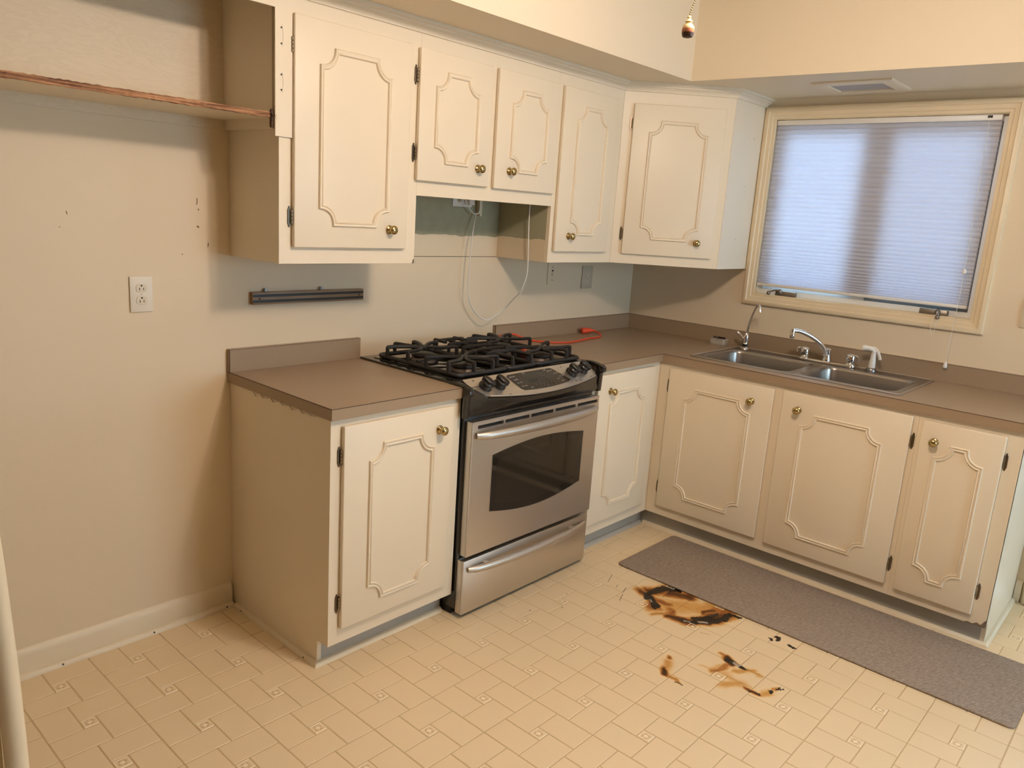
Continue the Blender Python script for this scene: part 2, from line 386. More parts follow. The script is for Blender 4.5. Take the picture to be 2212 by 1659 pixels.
# ------------------------------------------------------------------ mesh helpers
BASE = {}
class MB:
    def __init__(s, M=None):
        s.v = []; s.f = []; s.M = M
    def add(s, vs, fs):
        o = len(s.v)
        for p in vs:
            p = Vector(p)
            s.v.append(s.M @ p if s.M else p)
        for f in fs: s.f.append([i+o for i in f])
        return s
    def box(s, x0, x1, y0, y1, z0, z1):
        x0, x1 = min(x0, x1), max(x0, x1); y0, y1 = min(y0, y1), max(y0, y1); z0, z1 = min(z0, z1), max(z0, z1)
        return s.add([(x0,y0,z0),(x1,y0,z0),(x1,y1,z0),(x0,y1,z0),(x0,y0,z1),(x1,y0,z1),(x1,y1,z1),(x0,y1,z1)],
                     [(0,3,2,1),(4,5,6,7),(0,1,5,4),(1,2,6,5),(2,3,7,6),(3,0,4,7)])
    def prism(s, poly, fn, a, b):
        n = len(poly)
        vs = [fn(u, w, a) for u, w in poly] + [fn(u, w, b) for u, w in poly]
        fs = [list(range(n))[::-1], [n+i for i in range(n)]] + [(i, (i+1) % n, n+(i+1) % n, n+i) for i in range(n)]
        return s.add(vs, fs)
    def tube(s, pts, r, n=8, caps=True, sy=1.0, closed=False):
        pts = [Vector(p) for p in pts]
        rs = r if isinstance(r, (list, tuple)) else [r]*len(pts)
        N = len(pts); tang = []
        for i in range(N):
            if closed: t = pts[(i+1) % N]-pts[i-1]
            else: t = pts[min(i+1, N-1)]-pts[max(i-1, 0)]
            tang.append(t.normalized() if t.length > 1e-9 else Vector((0,0,1)))
        up = Vector((0,0,1))
        if abs(tang[0].dot(up)) > .9: up = Vector((1,0,0))
        nrm = (up - tang[0]*up.dot(tang[0])).normalized()
        vs = []; fs = []
        for i in range(N):
            nrm = (nrm - tang[i]*nrm.dot(tang[i])).normalized()
            bn = tang[i].cross(nrm)
            for k in range(n):
                a = 2*PI*k/n
                vs.append(pts[i] + nrm*math.cos(a)*rs[i]*sy + bn*math.sin(a)*rs[i])
        for i in range(N if closed else N-1):
            j = (i+1) % N
            for k in range(n):
                fs.append((i*n+k, i*n+(k+1) % n, j*n+(k+1) % n, j*n+k))
        if caps and not closed:
            fs.append(list(range(n))[::-1]); fs.append([(N-1)*n+k for k in range(n)])
        return s.add(vs, fs)
    def lathe(s, prof, n=16, O=(0,0,0), A=(0,0,1)):
        A = Vector(A).normalized(); O = Vector(O)
        t = Vector((1,0,0)) if abs(A.x) < .9 else Vector((0,1,0))
        X = (t - A*t.dot(A)).normalized(); Y = A.cross(X)
        vs = []; fs = []
        for r, h in prof:
            for k in range(n):
                a = 2*PI*k/n
                vs.append(O + A*h + (X*math.cos(a)+Y*math.sin(a))*max(r, 1e-5))
        for i in range(len(prof)-1):
            for k in range(n):
                fs.append((i*n+k, i*n+(k+1) % n, (i+1)*n+(k+1) % n, (i+1)*n+k))
        fs.append(list(range(n))[::-1]); fs.append([(len(prof)-1)*n+k for k in range(n)])
        return s.add(vs, fs)
    def sweep2d(s, path, prof, fn, closed=True):
        """sweep profile [(offset, height)] along a 2-D path with mitred corners; fn(u, w, h) -> world"""
        N = len(path); P = [Vector(p) for p in path]; vs = []; fs = []; m = len(prof)
        for i in range(N):
            a = P[i-1] if (closed or i > 0) else None
            c = P[(i+1) % N] if (closed or i < N-1) else None
            d1 = (P[i]-a).normalized() if a is not None else None
            d2 = (c-P[i]).normalized() if c is not None else None
            if d1 is None: d1 = d2
            if d2 is None: d2 = d1
            n1 = Vector((-d1.y, d1.x)); n2 = Vector((-d2.y, d2.x))
            mt_ = n1+n2
            mt_ = mt_/max(.25, (1+n1.dot(n2)))
            for o, h in prof:
                q = P[i]+mt_*o
                vs.append(fn(q.x, q.y, h))
        for i in range(N if closed else N-1):
            j = (i+1) % N
            for k in range(m):
                k2 = (k+1) % m
                fs.append((i*m+k, i*m+k2, j*m+k2, j*m+k))
        if not closed:
            fs.append(list(range(m))[::-1]); fs.append([(N-1)*m+k for k in range(m)])
        return s.add(vs, fs)
    def build(s, name, material, parent=None, bevel=0, segs=2, smooth=None, base=None):
        me = bpy.data.meshes.new(name)
        if parent is not None: b_ = BASE[parent.name]
        elif base is not None: b_ = Vector(base)
        else:
            xs = [v.x for v in s.v]; ys = [v.y for v in s.v]; zs = [v.z for v in s.v]
            b_ = Vector(((min(xs)+max(xs))/2, (min(ys)+max(ys))/2, min(zs)))
        me.from_pydata([v-b_ for v in s.v], [], s.f)
        bm = bmesh.new(); bm.from_mesh(me)
        bmesh.ops.recalc_face_normals(bm, faces=bm.faces)
        if bevel:
            ed = [e for e in bm.edges if e.is_manifold and e.calc_face_angle(0) > .5]
            bmesh.ops.bevel(bm, geom=ed, offset=bevel, segments=segs, affect='EDGES', profile=.5, clamp_overlap=True)
        bm.to_mesh(me); bm.free()
        if smooth is None: smooth = 35
        if smooth:
            for p in me.polygons: p.use_smooth = True
            me.set_sharp_from_angle(angle=math.radians(smooth))
        me.materials.append(MATS[material])
        o = bpy.data.objects.new(name, me); COL.objects.link(o)
        if parent is not None: o.parent = parent
        else: o.location = b_
        BASE[o.name] = b_
        return o
def rframe(mb, x0, x1, a0, a1, z0, z1, ws, wb=None, wt=None, axis='x'):
    """rectangular frame of four bars that only touch; depth x0..x1 along axis"""
    wb = ws if wb is None else wb; wt = ws if wt is None else wt
    for p0, p1, q0, q1 in ((a0, a0+ws, z0+wb, z1-wt), (a1-ws, a1, z0+wb, z1-wt), (a0, a1, z0, z0+wb), (a0, a1, z1-wt, z1)):
        if axis == 'x': mb.box(x0, x1, p0, p1, q0, q1)
        else: mb.box(p0, p1, x0, x1, q0, q1)
    return mb
def tag(o, label=None, cat=None, group=None, kind=None):
    if label: o['label'] = label
    if cat: o['category'] = cat
    if group: o['group'] = group
    if kind: o['kind'] = kind
    return o
def thing(name, loc, label, cat, group=None):
    o = bpy.data.objects.new(name, None); COL.objects.link(o); o.location = loc
    o.empty_display_size = .05
    BASE[o.name] = Vector(loc)
    return tag(o, label, cat, group)
def struct(mb, name, material, **k):
    return tag(mb.build(name, material, **k), kind='structure')
def arc(cx, cy, r, a0, a1, n):
    return [(cx+r*math.cos(a0+(a1-a0)*i/n), cy+r*math.sin(a0+(a1-a0)*i/n)) for i in range(n+1)]
def rrect(x0, x1, y0, y1, r, n=5):
    return arc(x1-r, y1-r, r, 0, PI/2, n)+arc(x0+r, y1-r, r, PI/2, PI, n)+arc(x0+r, y0+r, r, PI, 1.5*PI, n)+arc(x1-r, y0+r, r, 1.5*PI, 2*PI, n)
def spline(pts, n=6):
    P = [Vector(p) for p in pts]; out = []
    for i in range(len(P)-1):
        a = P[max(i-1, 0)]; b = P[i]; c = P[i+1]; d = P[min(i+2, len(P)-1)]
        for k in range(n):
            t = k/n
            out.append(.5*((2*b)+(c-a)*t+(2*a-5*b+4*c-d)*t*t+(3*b-a-3*c+d)*t**3))
    out.append(P[-1]); return out
def project(p):
    v = Vector(p)-Vector((CX, CY, CZ)); dz = v.dot(cF)
    if dz <= .05: return None
    return 1106+FPX*v.dot(R2)/dz, 829.5-FPX*v.dot(U2)/dz, dz

# ------------------------------------------------------------------ room shell
H = .902            # worktop height
ZS = 2.1506         # underside of the soffit
ZC = 2.505          # tray ceiling
XL, YF = -4.9, -4.7
T = .12
WY0, WY1, WZ0, WZ1 = -1.772, -.752, 1.185, 2.058      # window opening
DY0, DY1, DZ1 = -3.12, -2.235, 2.05                    # glazed door opening

fl = struct(MB().box(XL, 0, YF, 0, -.05, -.0011), 'floor', 'floor_groove', smooth=0, base=(0,0,0))
struct(MB().box(XL-T, T, 0, T, -.05, ZC+.1), 'wall_back', 'wall_paint', smooth=0)
w = MB()
w.box(0, T, WY1, 0, -.05, ZC+.1); w.box(0, T, WY0, WY1, -.05, WZ0); w.box(0, T, WY0, WY1, WZ1, ZC+.1)
w.box(0, T, DY1, WY0, -.05, ZC+.1); w.box(0, T, DY0, DY1, DZ1, ZC+.1); w.box(0, T, YF, DY0, -.05, ZC+.1)
struct(w, 'wall_right', 'wall_paint', smooth=0)
struct(MB().box(XL-T, XL, YF-T, 0, -.05, ZC+.1), 'wall_left', 'unseen_wall_dark', smooth=0)
FX0, FX1, FZ0, FZ1 = -1.75, -.25, .62, 2.08  # opening for the added daylight window
w = MB()
w.box(XL, FX0, YF-T, YF, -.05, ZC+.1); w.box(FX1, T, YF-T, YF, -.05, ZC+.1)
w.box(FX0, FX1, YF-T, YF, -.05, FZ0); w.box(FX0, FX1, YF-T, YF, FZ1, ZC+.1)
struct(w, 'wall_front', 'unseen_wall_dark', smooth=0)
struct(MB().box(XL-T, T, YF-T, T, ZC, ZC+.1), 'ceiling', 'ceiling_paint', smooth=0)
struct(MB().box(XL, 0, -.598, 0, ZS, ZC), 'ceiling_soffit_back', 'soffit_paint', smooth=0)
pl = lambda u, w_, h: (u, w_, h)
struct(MB().prism([(0,-.598),(-.590,-.598),(-.532,-1.85),(-.50,-2.6),(-.50,YF),(0,YF)], pl, ZS, ZC), 'ceiling_soffit_right', 'tray_warm', smooth=0)
struct(MB().box(XL, XL+.5, YF, -.598, ZS, ZC), 'ceiling_soffit_left', 'soffit_paint', smooth=0)
struct(MB().box(XL+.5, -.50, YF, YF+.5, ZS, ZC), 'ceiling_soffit_front', 'soffit_paint', smooth=0)
struct(MB().box(.2, 14, -12, 10, -.6, -.5), 'ground_outside', 'outside_ground', smooth=0)

# floor pattern: pinwheel of embossed tiles around a small ornamented square
LP, LX, LY = .2311, -2.0065, -.5977
A_, B_ = .405, .595
GAP = .0034
def plate(u0, u1, v0, v1, h=.0011):
    """low bevelled tile around its own centre, top at z=0"""
    w_, d_ = (u1-u0)*LP/2-GAP/2, (v1-v0)*LP/2-GAP/2
    c = .0012
    vs = [(-w_,-d_,-h),(w_,-d_,-h),(w_,d_,-h),(-w_,d_,-h),(-w_+c,-d_+c,0),(w_-c,-d_+c,0),(w_-c,d_-c,0),(-w_+c,d_-c,0)]
    fs = [(4,5,6,7),(0,1,5,4),(1,2,6,5),(2,3,7,6),(3,0,4,7)]
    return vs, fs
RECTS = [(0,A_,0,B_),(A_,1,0,A_),(B_,1,A_,1),(0,B_,B_,1),(A_,B_,A_,B_)]
tile_mesh = []
for k, (u0,u1,v0,v1) in enumerate(RECTS):
    vs, fs = plate(u0,u1,v0,v1)
    me = bpy.data.meshes.new('tile' if k < 4 else 'ornament_tile')
    if k < 4:
        me.from_pydata(vs, [], fs); me.materials.append(MATS['floor_vinyl'])
    else:
        mb = MB(); mb.add(vs, fs); nbase = len(mb.f)
        idx_ = [0]*nbase
        s_ = (B_-A_)*LP/2-.0045
        mb.sweep2d([(-s_,-s_),(s_,-s_),(s_,s_),(-s_,s_)], [(-.0016,0),(-.0008,.0007),(.0008,.0007),(.0016,0)], pl)
        idx_ += [1]*(len(mb.f)-len(idx_))
        ring = [(math.cos(2*PI*i/12)*.011, math.sin(2*PI*i/12)*.011) for i in range(12)]
        for i in range(12):
            if i % 3 != 2:
                a = Vector(ring[i]); c = Vector(ring[(i+1) % 12]); n_ = (a+c).normalized()*.0016
                mb.add([(*(a-n_),.0), (*(c-n_),.0), (*(c+n_),.0), (*(a+n_),.0), (*((a-n_)*.99),.0007), (*((c-n_)*.99),.0007)],
                       [(0,1,5,4),(2,3,4,5),(0,4,3),(1,2,5)])
        idx_ += [2]*(len(mb.f)-len(idx_))
        mb.lathe([(.0065,0),(.005,.0006),(.0015,.0007)], 8)
        idx_ += [1]*(len(mb.f)-len(idx_))
        me.from_pydata([tuple(v) for v in mb.v], [], mb.f)
        me.materials.append(MATS['floor_vinyl']); me.materials.append(MATS['floor_relief']); me.materials.append(MATS['floor_ornament'])
        for i, p in enumerate(me.polygons): p.material_index = idx_[i]
    tile_mesh.append(me)
pieces = []
for i in range(-13, 9):
    for j in range(-3, 18):
        cx_, cy_ = LX+i*LP, LY-j*LP
        if cx_+LP/2 > .001 or cy_+LP/2 > .001+LP or cx_-LP/2 < XL or cy_-LP/2 < YF: continue
        for k, (u0,u1,v0,v1) in enumerate(RECTS):
            x_ = cx_-LP/2+(u0+u1)/2*LP; y_ = cy_+LP/2-(v0+v1)/2*LP
            if y_+(v1-v0)*LP/2 > 0: continue
            pr = project((x_, y_, 0)); vis = False; size = 0
            if pr and -30 < pr[0] < 2240 and 900 < pr[1] < 1700:
                vis = True
                if x_ > -2.5 and y_ > -.60: vis = False
                if x_ > -.62 and y_ > -2.14: vis = False
                if -.97 < x_ < -.63 and -2.3 < y_ < -.8: vis = False
                size = (u1-u0)*(v1-v0)/pr[2]**2
            pieces.append((vis, size, k, x_, y_))
pieces.sort(key=lambda p: (not p[0], -p[1]))
rest = MB()
burnt_mesh = []
for me in tile_mesh:
    m2_ = me.copy(); m2_.materials[0] = MATS['floor_vinyl_burnt']; burnt_mesh.append(m2_)
for n_, (vis, size, k, x_, y_) in enumerate(pieces):
    if vis and n_ < 300:
        hot = -1.85 < x_ < -.95 and -1.85 < y_ < -.70
        o = bpy.data.objects.new('tile' if k < 4 else 'ornament_tile', (burnt_mesh if hot else tile_mesh)[k])
        COL.objects.link(o); o.parent = fl; o.location = (x_, y_, 0)
    else:
        vs, fs = plate(*RECTS[k]); rest.add([(v[0]+x_, v[1]+y_, v[2]) for v in vs], fs)
tag(rest.build('tile_field', 'floor_vinyl', fl, smooth=0), kind='stuff')

wb = bpy.data.objects['wall_back']
MB().box(-1.948, -1.172, -.0012, .001, 1.3085, 1.3112).build('panel_seam', 'paint_scrape', wb, smooth=0)
# baseboards and shoe mouldings
def shoe(name, path, parent=None, material='trim_paint', r=.017):
    prof = [(0,0),(0,r)]+[(-r*math.sin(a)*1.0, r*math.cos(a)) for a in (PI/8, PI/4, 3*PI/8)]+[(-r,0)]
    mb = MB().sweep2d(path, prof, lambda u, w_, h: (u, w_, h), closed=False)
    return struct(mb, name, material) if parent is None else mb.build(name, material, parent)
bb = MB()
prof = [(0,0),(-.014,0),(-.014,.072),(-.010,.082),(-.004,.092),(0,.094)]
bb.sweep2d([(-3.50,0),(-2.530,0)], prof, pl, closed=False)
bo = struct(bb, 'baseboard_back', 'trim_paint')
shoe('shoe_moulding', [(-3.50,-.014),(-2.530,-.014)], bo)
for x_ in (-3.12, -2.83, -2.56):
    MB().lathe([(.003,0),(.003,.0012)], 8, (x_,-.0305,.009), (0,-1,.3)).build('nail_hole', 'slot_black', bo)
bb = MB().sweep2d([(0,-2.139),(0,-2.163)], prof, pl, closed=False)
struct(bb, 'baseboard_right', 'trim_paint')

# crown moulding over the wall cabinets
cp = [(0,2.110),(-.007,2.110),(-.009,2.118),(-.016,2.127),(-.024,2.131),(-.026,2.137),(-.036,2.139),(-.036,2.1506),(0,2.1506)]
mb = MB().sweep2d([(-3.44,-.3105),(-.6885,-.3105),(-.3255,-.7005),(-.0,-.7005)], cp, pl, closed=False)
struct(mb, 'trim_1', 'cabinet_paint')

# partition end with a bowed half-round casing beside the camera
struct(MB().box(-3.66, -3.522, -1.0, -.98, 0, ZS), 'wall_partition', 'trim_paint', smooth=0)
pts = [(-3.523,-1.012,0),(-3.508,-1.012,.2),(-3.503,-1.012,.40),(-3.5065,-1.012,.60),(-3.512,-1.012,.75),(-3.519,-1.012,.90),(-3.538,-1.012,1.2),(-3.55,-1.012,1.5),(-3.55,-1.012,2.1)]
struct(MB().tube(spline(pts, 5), .020, 16), 'trim_2', 'trim_paint', smooth=60)

# ------------------------------------------------------------------ window on the right wall
win = struct(rframe(MB(), .0455, .115, WY0, WY1, WZ0, WZ1, .03).box(.0455, .115, -1.292, -1.232, WZ0+.03, WZ1-.03), 'window_1', 'vinyl_white')
# jamb liner
j = MB(); tj = .006
rframe(j, -.002, .045, WY0, WY1, WZ0, WZ1, tj)
j.build('jamb', 'window_trim', win)
for (a, c) in ((-1.232, WY1-.03), (WY0+.03, -1.292)):
    s_ = MB()
    lo, hi = min(a, c), max(a, c)
    rframe(s_, .062, .10, lo+.0005, hi-.0005, WZ0+.0305, WZ1-.0305, .038, .016, .035)
    so = s_.build('sash', 'vinyl_white', win)
    MB().box(.079, .083, lo+.03, hi-.03, WZ0+.045, WZ1-.06).build('pane', 'pane_glass', so, smooth=0)
sc_ = rframe(MB(), .050, .060, WY0+.032, -1.294, WZ0+.032, WZ1-.032, .013, .018, .013)
so = sc_.build('screen_frame', 'screen_grey', win)
MB().box(.0545, .0555, WY0+.04, -1.30, WZ0+.045, WZ1-.04).build('screen_mesh', 'insect_mesh', so, smooth=0)
# casing: stepped boards with mitres
cs = [(0,0),(-.0,.016),(.006,.020),(.020,.020),(.024,.014),(.040,.013),(.044,.009),(.056,.009),(.058,0)]
oy0, oy1, oz0, oz1 = -1.826, -.704, 1.132, 2.112
def casing_piece(a, c):
    return a
path = [(oy1, oz0), (oy1, oz1), (oy0, oz1), (oy0, oz0)]
# outline runs so that the offset points inwards
mb = MB().sweep2d([(oy0,oz0),(oy1,oz0),(oy1,oz1),(oy0,oz1)], [(o_, h_) for o_, h_ in cs], lambda u, w_, h: (-h, u, w_))
mb.build('casing', 'window_trim', win)
for (y_, z_) in ((-.714,2.100),(-.716,2.086),(-1.812,2.101),(-1.812,2.085)):
    MB().lathe([(.003,0),(.003,.001)], 8, (-.0165, y_, z_), (-1,0,0)).build('nail_hole', 'slot_black', win)
# crank operators
def crank(y0, y1, piv, tip, label):
    t = thing('window_crank', (.02, (y0+y1)/2, WZ0+.006), label, 'window crank', 'casement window cranks')
    MB().prism([(0,0),(0,.020),(.012,.024),(.030,.024),(.034,.0)], lambda u, w_, h: (.034-u, h, WZ0+.006+w_), y0, y1).build('housing', 'crank_metal', t, bevel=.002)
    MB().lathe([(.012,0),(.013,.008),(.009,.016),(.006,.020)], 14, piv, (-.35,0,.94)).build('hub', 'crank_metal', t)
    p = Vector(piv)+Vector((-.006,0,.014))
    q = Vector(tip)
    ao = MB().tube(spline([p, p*.6+q*.4+Vector((-.004,0,.004)), q], 5), [.007]*8+[.006]*3, 8, sy=.6).build('lever', 'crank_metal', t)
    MB().lathe([(.004,-.004),(.009,0),(.010,.008),(.007,.014),(.002,.016)], 12, q, (-.6,0,-.75)).build('lever_knob', 'crank_metal', ao)
    return t
crank(-.972, -.872, (.008,-.895,1.203), (-.016,-.846,1.206), 'bronze window crank folded out at the left end of the sill')
crank(-1.672, -1.557, (.004,-1.634,1.199), (-.014,-1.640,1.190), 'bronze window crank under the right half of the shade')

# cellular shade
sh = thing('cellular_shade', (.02, -1.255, 1.232), 'white pleated cellular shade drawn down over the window', 'window shade')
SY0, SY1 = -1.742, -.764
MB().box(.002, .036, SY0, SY1, 2.026, 2.050).build('headrail', 'white_plastic', sh, bevel=.002)
zt, zb = 2.026, 1.246
npl = 40
zs_ = [zt]
wts = [1.0 if i < 22 else 1.0-.55*(i-22)/(npl-22) for i in range(npl)]
sw = sum(wts)
for w_ in wts: zs_.append(zs_[-1]-(zt-zb)*w_/sw)
mb = MB()
for sgn, x0 in ((-1, .016), (1, .020)):
    vs = []; fs = []
    for i in range(npl):
        for q in range(4):
            f_ = q/4; z_ = zs_[i]+(zs_[i+1]-zs_[i])*f_
            vs.append((x0+sgn*.0085*math.sin(PI*f_)**.8, z_))
    vs.append((x0, zs_[-1]))
    n_ = len(vs)
    mb.add([(x_, SY0+.001, z_) for x_, z_ in vs]+[(x_, SY1-.001, z_) for x_, z_ in vs], [(i, i+1, n_+i+1, n_+i) for i in range(n_-1)])
mb.build('pleated_fabric', 'shade_fabric', sh, smooth=25)
MB().box(.008, .030, SY0, SY1, 1.231, 1.246).build('bottom_rail', 'white_plastic', sh, bevel=.003)
MB().box(-.0005, .003, -1.706, -1.688, 2.036, 2.046).build('cord_lock', 'slot_black', sh)
c1 = MB().tube(spline([(.0,-1.697,2.038),(-.012,-1.706,1.75),(-.018,-1.713,1.40),(-.024,-1.714,1.235),(-.030,-1.712,1.12),(-.034,-1.711,.992)], 6), .0011, 6).build('pull_cord', 'white_cord', sh)
MB().lathe([(.003,-.012),(.008,-.008),(.009,0),(.007,.008),(.003,.011)], 12, (-.018,-1.713,1.394)).build('cord_stop', 'white_plastic', sh)
MB().lathe([(.003,.012),(.006,.008),(.0085,-.004),(.0085,-.014),(.006,-.016)], 12, (-.034,-1.711,.982)).build('tassel', 'white_plastic', sh)
MB().tube(spline([(-.021,-1.640,1.21),(-.024,-1.626,1.17),(-.024,-1.623,1.13),(-.026,-1.632,1.105),(-.026,-1.641,1.13),(-.024,-1.644,1.20)], 6), .0009, 5).build('cord_loop', 'white_cord', sh)

# glazed door at the right, just out of frame
dr = rframe(MB(), .03, .075, DY0+.02, DY1-.02, .01, DZ1-.02, .12, .85, .14)
do = struct(dr, 'door_1', 'vinyl_white')
MB().box(.050, .056, DY0+.13, DY1-.13, .85, DZ1-.15).build('pane', 'pane_glass', do, smooth=0)
MB().sweep2d([(DY1,0),(DY1,DZ1),(DY0,DZ1),(DY0,0)], [(0,0),(0,.018),(-.05,.022),(-.062,.016),(-.07,0)], lambda u, w_, h: (-h, u, w_), closed=False).build('casing', 'trim_paint', do)
MB().box(-.002, T, DY1-.015, DY1, 0, DZ1-.015).box(-.002, T, DY0, DY0+.015, 0, DZ1-.015).box(-.002, T, DY0, DY1, DZ1-.015, DZ1).build('jamb', 'trim_paint', do)
# unseen window added behind the camera to let in more cool daylight
w2 = rframe(MB(), YF-.09, YF-.04, FX0, FX1, FZ0, FZ1, .05, axis='y').box((FX0+FX1)/2-.03, (FX0+FX1)/2+.03, YF-.09, YF-.04, FZ0+.05, FZ1-.05)
wo = struct(w2, 'added_window', 'vinyl_white')
for a, c in ((FX0+.05, (FX0+FX1)/2-.03), ((FX0+FX1)/2+.03, FX1-.05)):
    MB().box(a, c, YF-.067, YF-.063, FZ0+.05, FZ1-.05).build('pane', 'pane_glass', wo, smooth=0)

# ------------------------------------------------------------------ cabinet doors
MPROF = [(-.0085,0),(-.0085,.0042),(-.0058,.0078),(-.0026,.0070),(-.0010,.0042),(.0010,.0042),(.0026,.0070),(.0058,.0078),(.0085,.0042),(.0085,0)]
def cab_door(parent, O, U, N, u0, u1, w0, w1, mu0, mu1, mw0, mw1, knob, hinges, hside, notch=.054, th=.018, knob_dark=False):
    """O origin on the face-frame plane at z=0, U unit across, N outward normal; hinge leaf sits beyond side hside"""
    O = Vector(O); U = Vector(U); N = Vector(N)
    fn = lambda u, w_, h: O+U*u+Vector((0,0,w_))+N*h
    d = MB().prism([(u0,w0),(u1,w0),(u1,w1),(u0,w1)], fn, .0015, th).build('door', 'cabinet_paint', parent, bevel=.0035, segs=3)
    r = notch; n = 8
    ins = .006
    a0, a1, b0, b1 = mu0+ins, mu1-ins, mw0+ins, mw1-ins
    path = []
    path += [(a0+r, b0)] + [(a1-r, b0)]
    path += arc(a1, b0, r, PI, PI/2, n)[1:]
    path += arc(a1, b1, r, 1.5*PI, PI, n)
    path += arc(a0, b1, r, 2*PI, 1.5*PI, n)
    path += arc(a0, b0, r, PI/2, 0, n)[:-1]
    MB().sweep2d(path, MPROF, lambda u, w_, h: fn(u, w_, th-.0005+h)).build('moulding', 'cabinet_paint', d, smooth=50)
    ku, kw = knob
    k = MB().lathe([(.0145,0),(.0145,.0018),(.0125,.0035),(.0075,.0045),(.0060,.0075),(.0058,.013),(.0085,.0165),(.0140,.0195),(.0160,.0240),(.0150,.0290),(.0110,.0325),(.0050,.0345)], 20, fn(ku, kw, th), N)
    k.build('knob', 'brass', d, smooth=60)
    MB().lathe([(.0155,0),(.0155,.0012),(.0135,.0022),(.0070,.0024)], 20, fn(ku, kw, th), N).build('rosette', 'brass_dark', d, smooth=60)
    e_ = u0 if hside < 0 else u1
    for hz in hinges:
        c = e_+hside*.0085
        lp = [(c-.006,hz-.022),(c-.0035,hz-.026),(c-.003,hz-.031),(c,hz-.034),(c+.003,hz-.031),(c+.0035,hz-.026),(c+.006,hz-.022),(c+.006,hz+.022),(c+.0035,hz+.026),(c+.003,hz+.031),(c,hz+.034),(c-.003,hz+.031),(c-.0035,hz+.026),(c-.006,hz+.022)]
        h = MB().prism(lp, fn, 0.0, .0032).build('hinge', 'hinge_metal', d, bevel=.0008, segs=1)
        bq = MB()
        for q in range(4):
            z0 = hz-.022+q*.0112
            bq.lathe([(.003,0),(.0042,.0008),(.0042,.0098),(.003,.0106)], 10, fn(e_+hside*.0022, z0, .0075))
        bq.build('hinge_barrel', 'hinge_pin', h)
    return d
FXX = dict(U=(1,0,0), N=(0,-1,0))
def frame(parent, name, fn, outer, holes, a, b, material='cabinet_paint'):
    """flat face frame: a plate cut from stiles and rails"""
    u0, u1, w0, w1 = outer
    mb = MB()
    us = sorted({u0, u1, *[h[0] for h in holes], *[h[1] for h in holes]})
    ws = sorted({w0, w1, *[h[2] for h in holes], *[h[3] for h in holes]})
    for i in range(len(us)-1):
        for j_ in range(len(ws)-1):
            cu, cw = (us[i]+us[i+1])/2, (ws[j_]+ws[j_+1])/2
            if any(h[0] < cu < h[1] and h[2] < cw < h[3] for h in holes): continue
            mb.prism([(us[i],ws[j_]),(us[i+1],ws[j_]),(us[i+1],ws[j_+1]),(us[i],ws[j_+1])], fn, a, b)
    o = mb.build(name, material, parent, smooth=0)
    bm = bmesh.new(); bm.from_mesh(o.data)
    bmesh.ops.remove_doubles(bm, verts=bm.verts, dist=1e-5)
    seen = {}; kill = []
    for f in bm.faces:
        key = tuple(sorted(v.index for v in f.verts))
        if key in seen: kill += [f, seen[key]]
        seen[key] = f
    bmesh.ops.delete(bm, geom=list(set(kill)), context='FACES_ONLY')
    bm.to_mesh(o.data); bm.free()
    return o
YU = -.310
fnU = lambda u, w_, h: Vector((u, YU-h, w_))
# --- tall wall cabinet beside the fridge space
XA, XG1, XG2, XC = -2.512, -1.948, -1.172, -.688
ZU, ZG = 1.310, 1.556
t = thing('wall_cabinet', (-2.23,-.15,ZU), 'cream wall cabinet with one tall wide door left of the range gap', 'cabinet')
MB().box(XA, XA+.016, YU+.018, -.001, ZU, ZS-.002).build('side_panel', 'cabinet_paint', t, smooth=0)
MB().box(XG1-.016, XG1, YU+.018, -.001, ZU, ZS-.002).build('side_panel', 'cabinet_paint', t, smooth=0)
MB().box(XA+.016, XG1-.016, YU+.018, -.001, ZU+.012, ZU+.028).build('bottom_panel', 'cabinet_paint', t, smooth=0)
MB().box(XA+.016, XG1-.016, -.008, -.001, ZU+.03, ZS-.002).build('back_panel', 'cabinet_paint', t, smooth=0)
frame(t, 'face_frame', fnU, (XA, XG1-.0005, ZU, ZS-.002), [(-2.45,-2.02,1.38,2.05)], -.018, 0)
cab_door(t, (0,YU,0), u0=-2.468, u1=-2.003, w0=1.363, w1=2.063, mu0=-2.376, mu1=-2.092, mw0=1.436, mw1=1.985, knob=(-2.082,1.430), hinges=(1.973,1.459), hside=-1, **FXX)
MB().prism([(XG1-.011,ZU-.0004),(XG1-.0002,ZU-.0004),(XG1-.0002,ZU+.017),(XG1-.006,ZU+.013)], fnU, -.001, .0006).build('chipped_corner', 'paint_scrape', t, smooth=0)
# --- short cabinet above the range
t = thing('wall_cabinet', (-1.56,-.15,ZG), 'cream two-door short wall cabinet above the open range-hood gap', 'cabinet')
MB().box(XG1, XG2, YU+.018, -.001, ZG+.05, ZG+.066).build('bottom_panel', 'cabinet_paint', t, smooth=0)
MB().box(XG1+.0005, XG2-.0005, -.008, -.001, ZG+.066, ZS-.002).build('back_panel', 'cabinet_paint', t, smooth=0)
MB().box(XG1+.0005, XG1+.016, YU+.018, -.008, ZG+.066, ZS-.002).build('side_panel', 'cabinet_paint', t, smooth=0)
MB().box(XG2-.016, XG2-.0005, YU+.018, -.008, ZG+.066, ZS-.002).build('side_panel', 'cabinet_paint', t, smooth=0)
frame(t, 'face_frame', fnU, (XG1, XG2, ZG, ZS-.002), [(-1.95+.03,-1.61,1.64,2.045),(-1.545,-1.20,1.64,2.045)], -.018, 0)
cab_door(t, (0,YU,0), u0=-1.967+.004, u1=-1.592, w0=1.609, w1=2.060, mu0=-1.886, mu1=-1.662, mw0=1.677, mw1=1.996, knob=(-1.655,1.674), hinges=(1.969,1.705), hside=-1, **FXX)
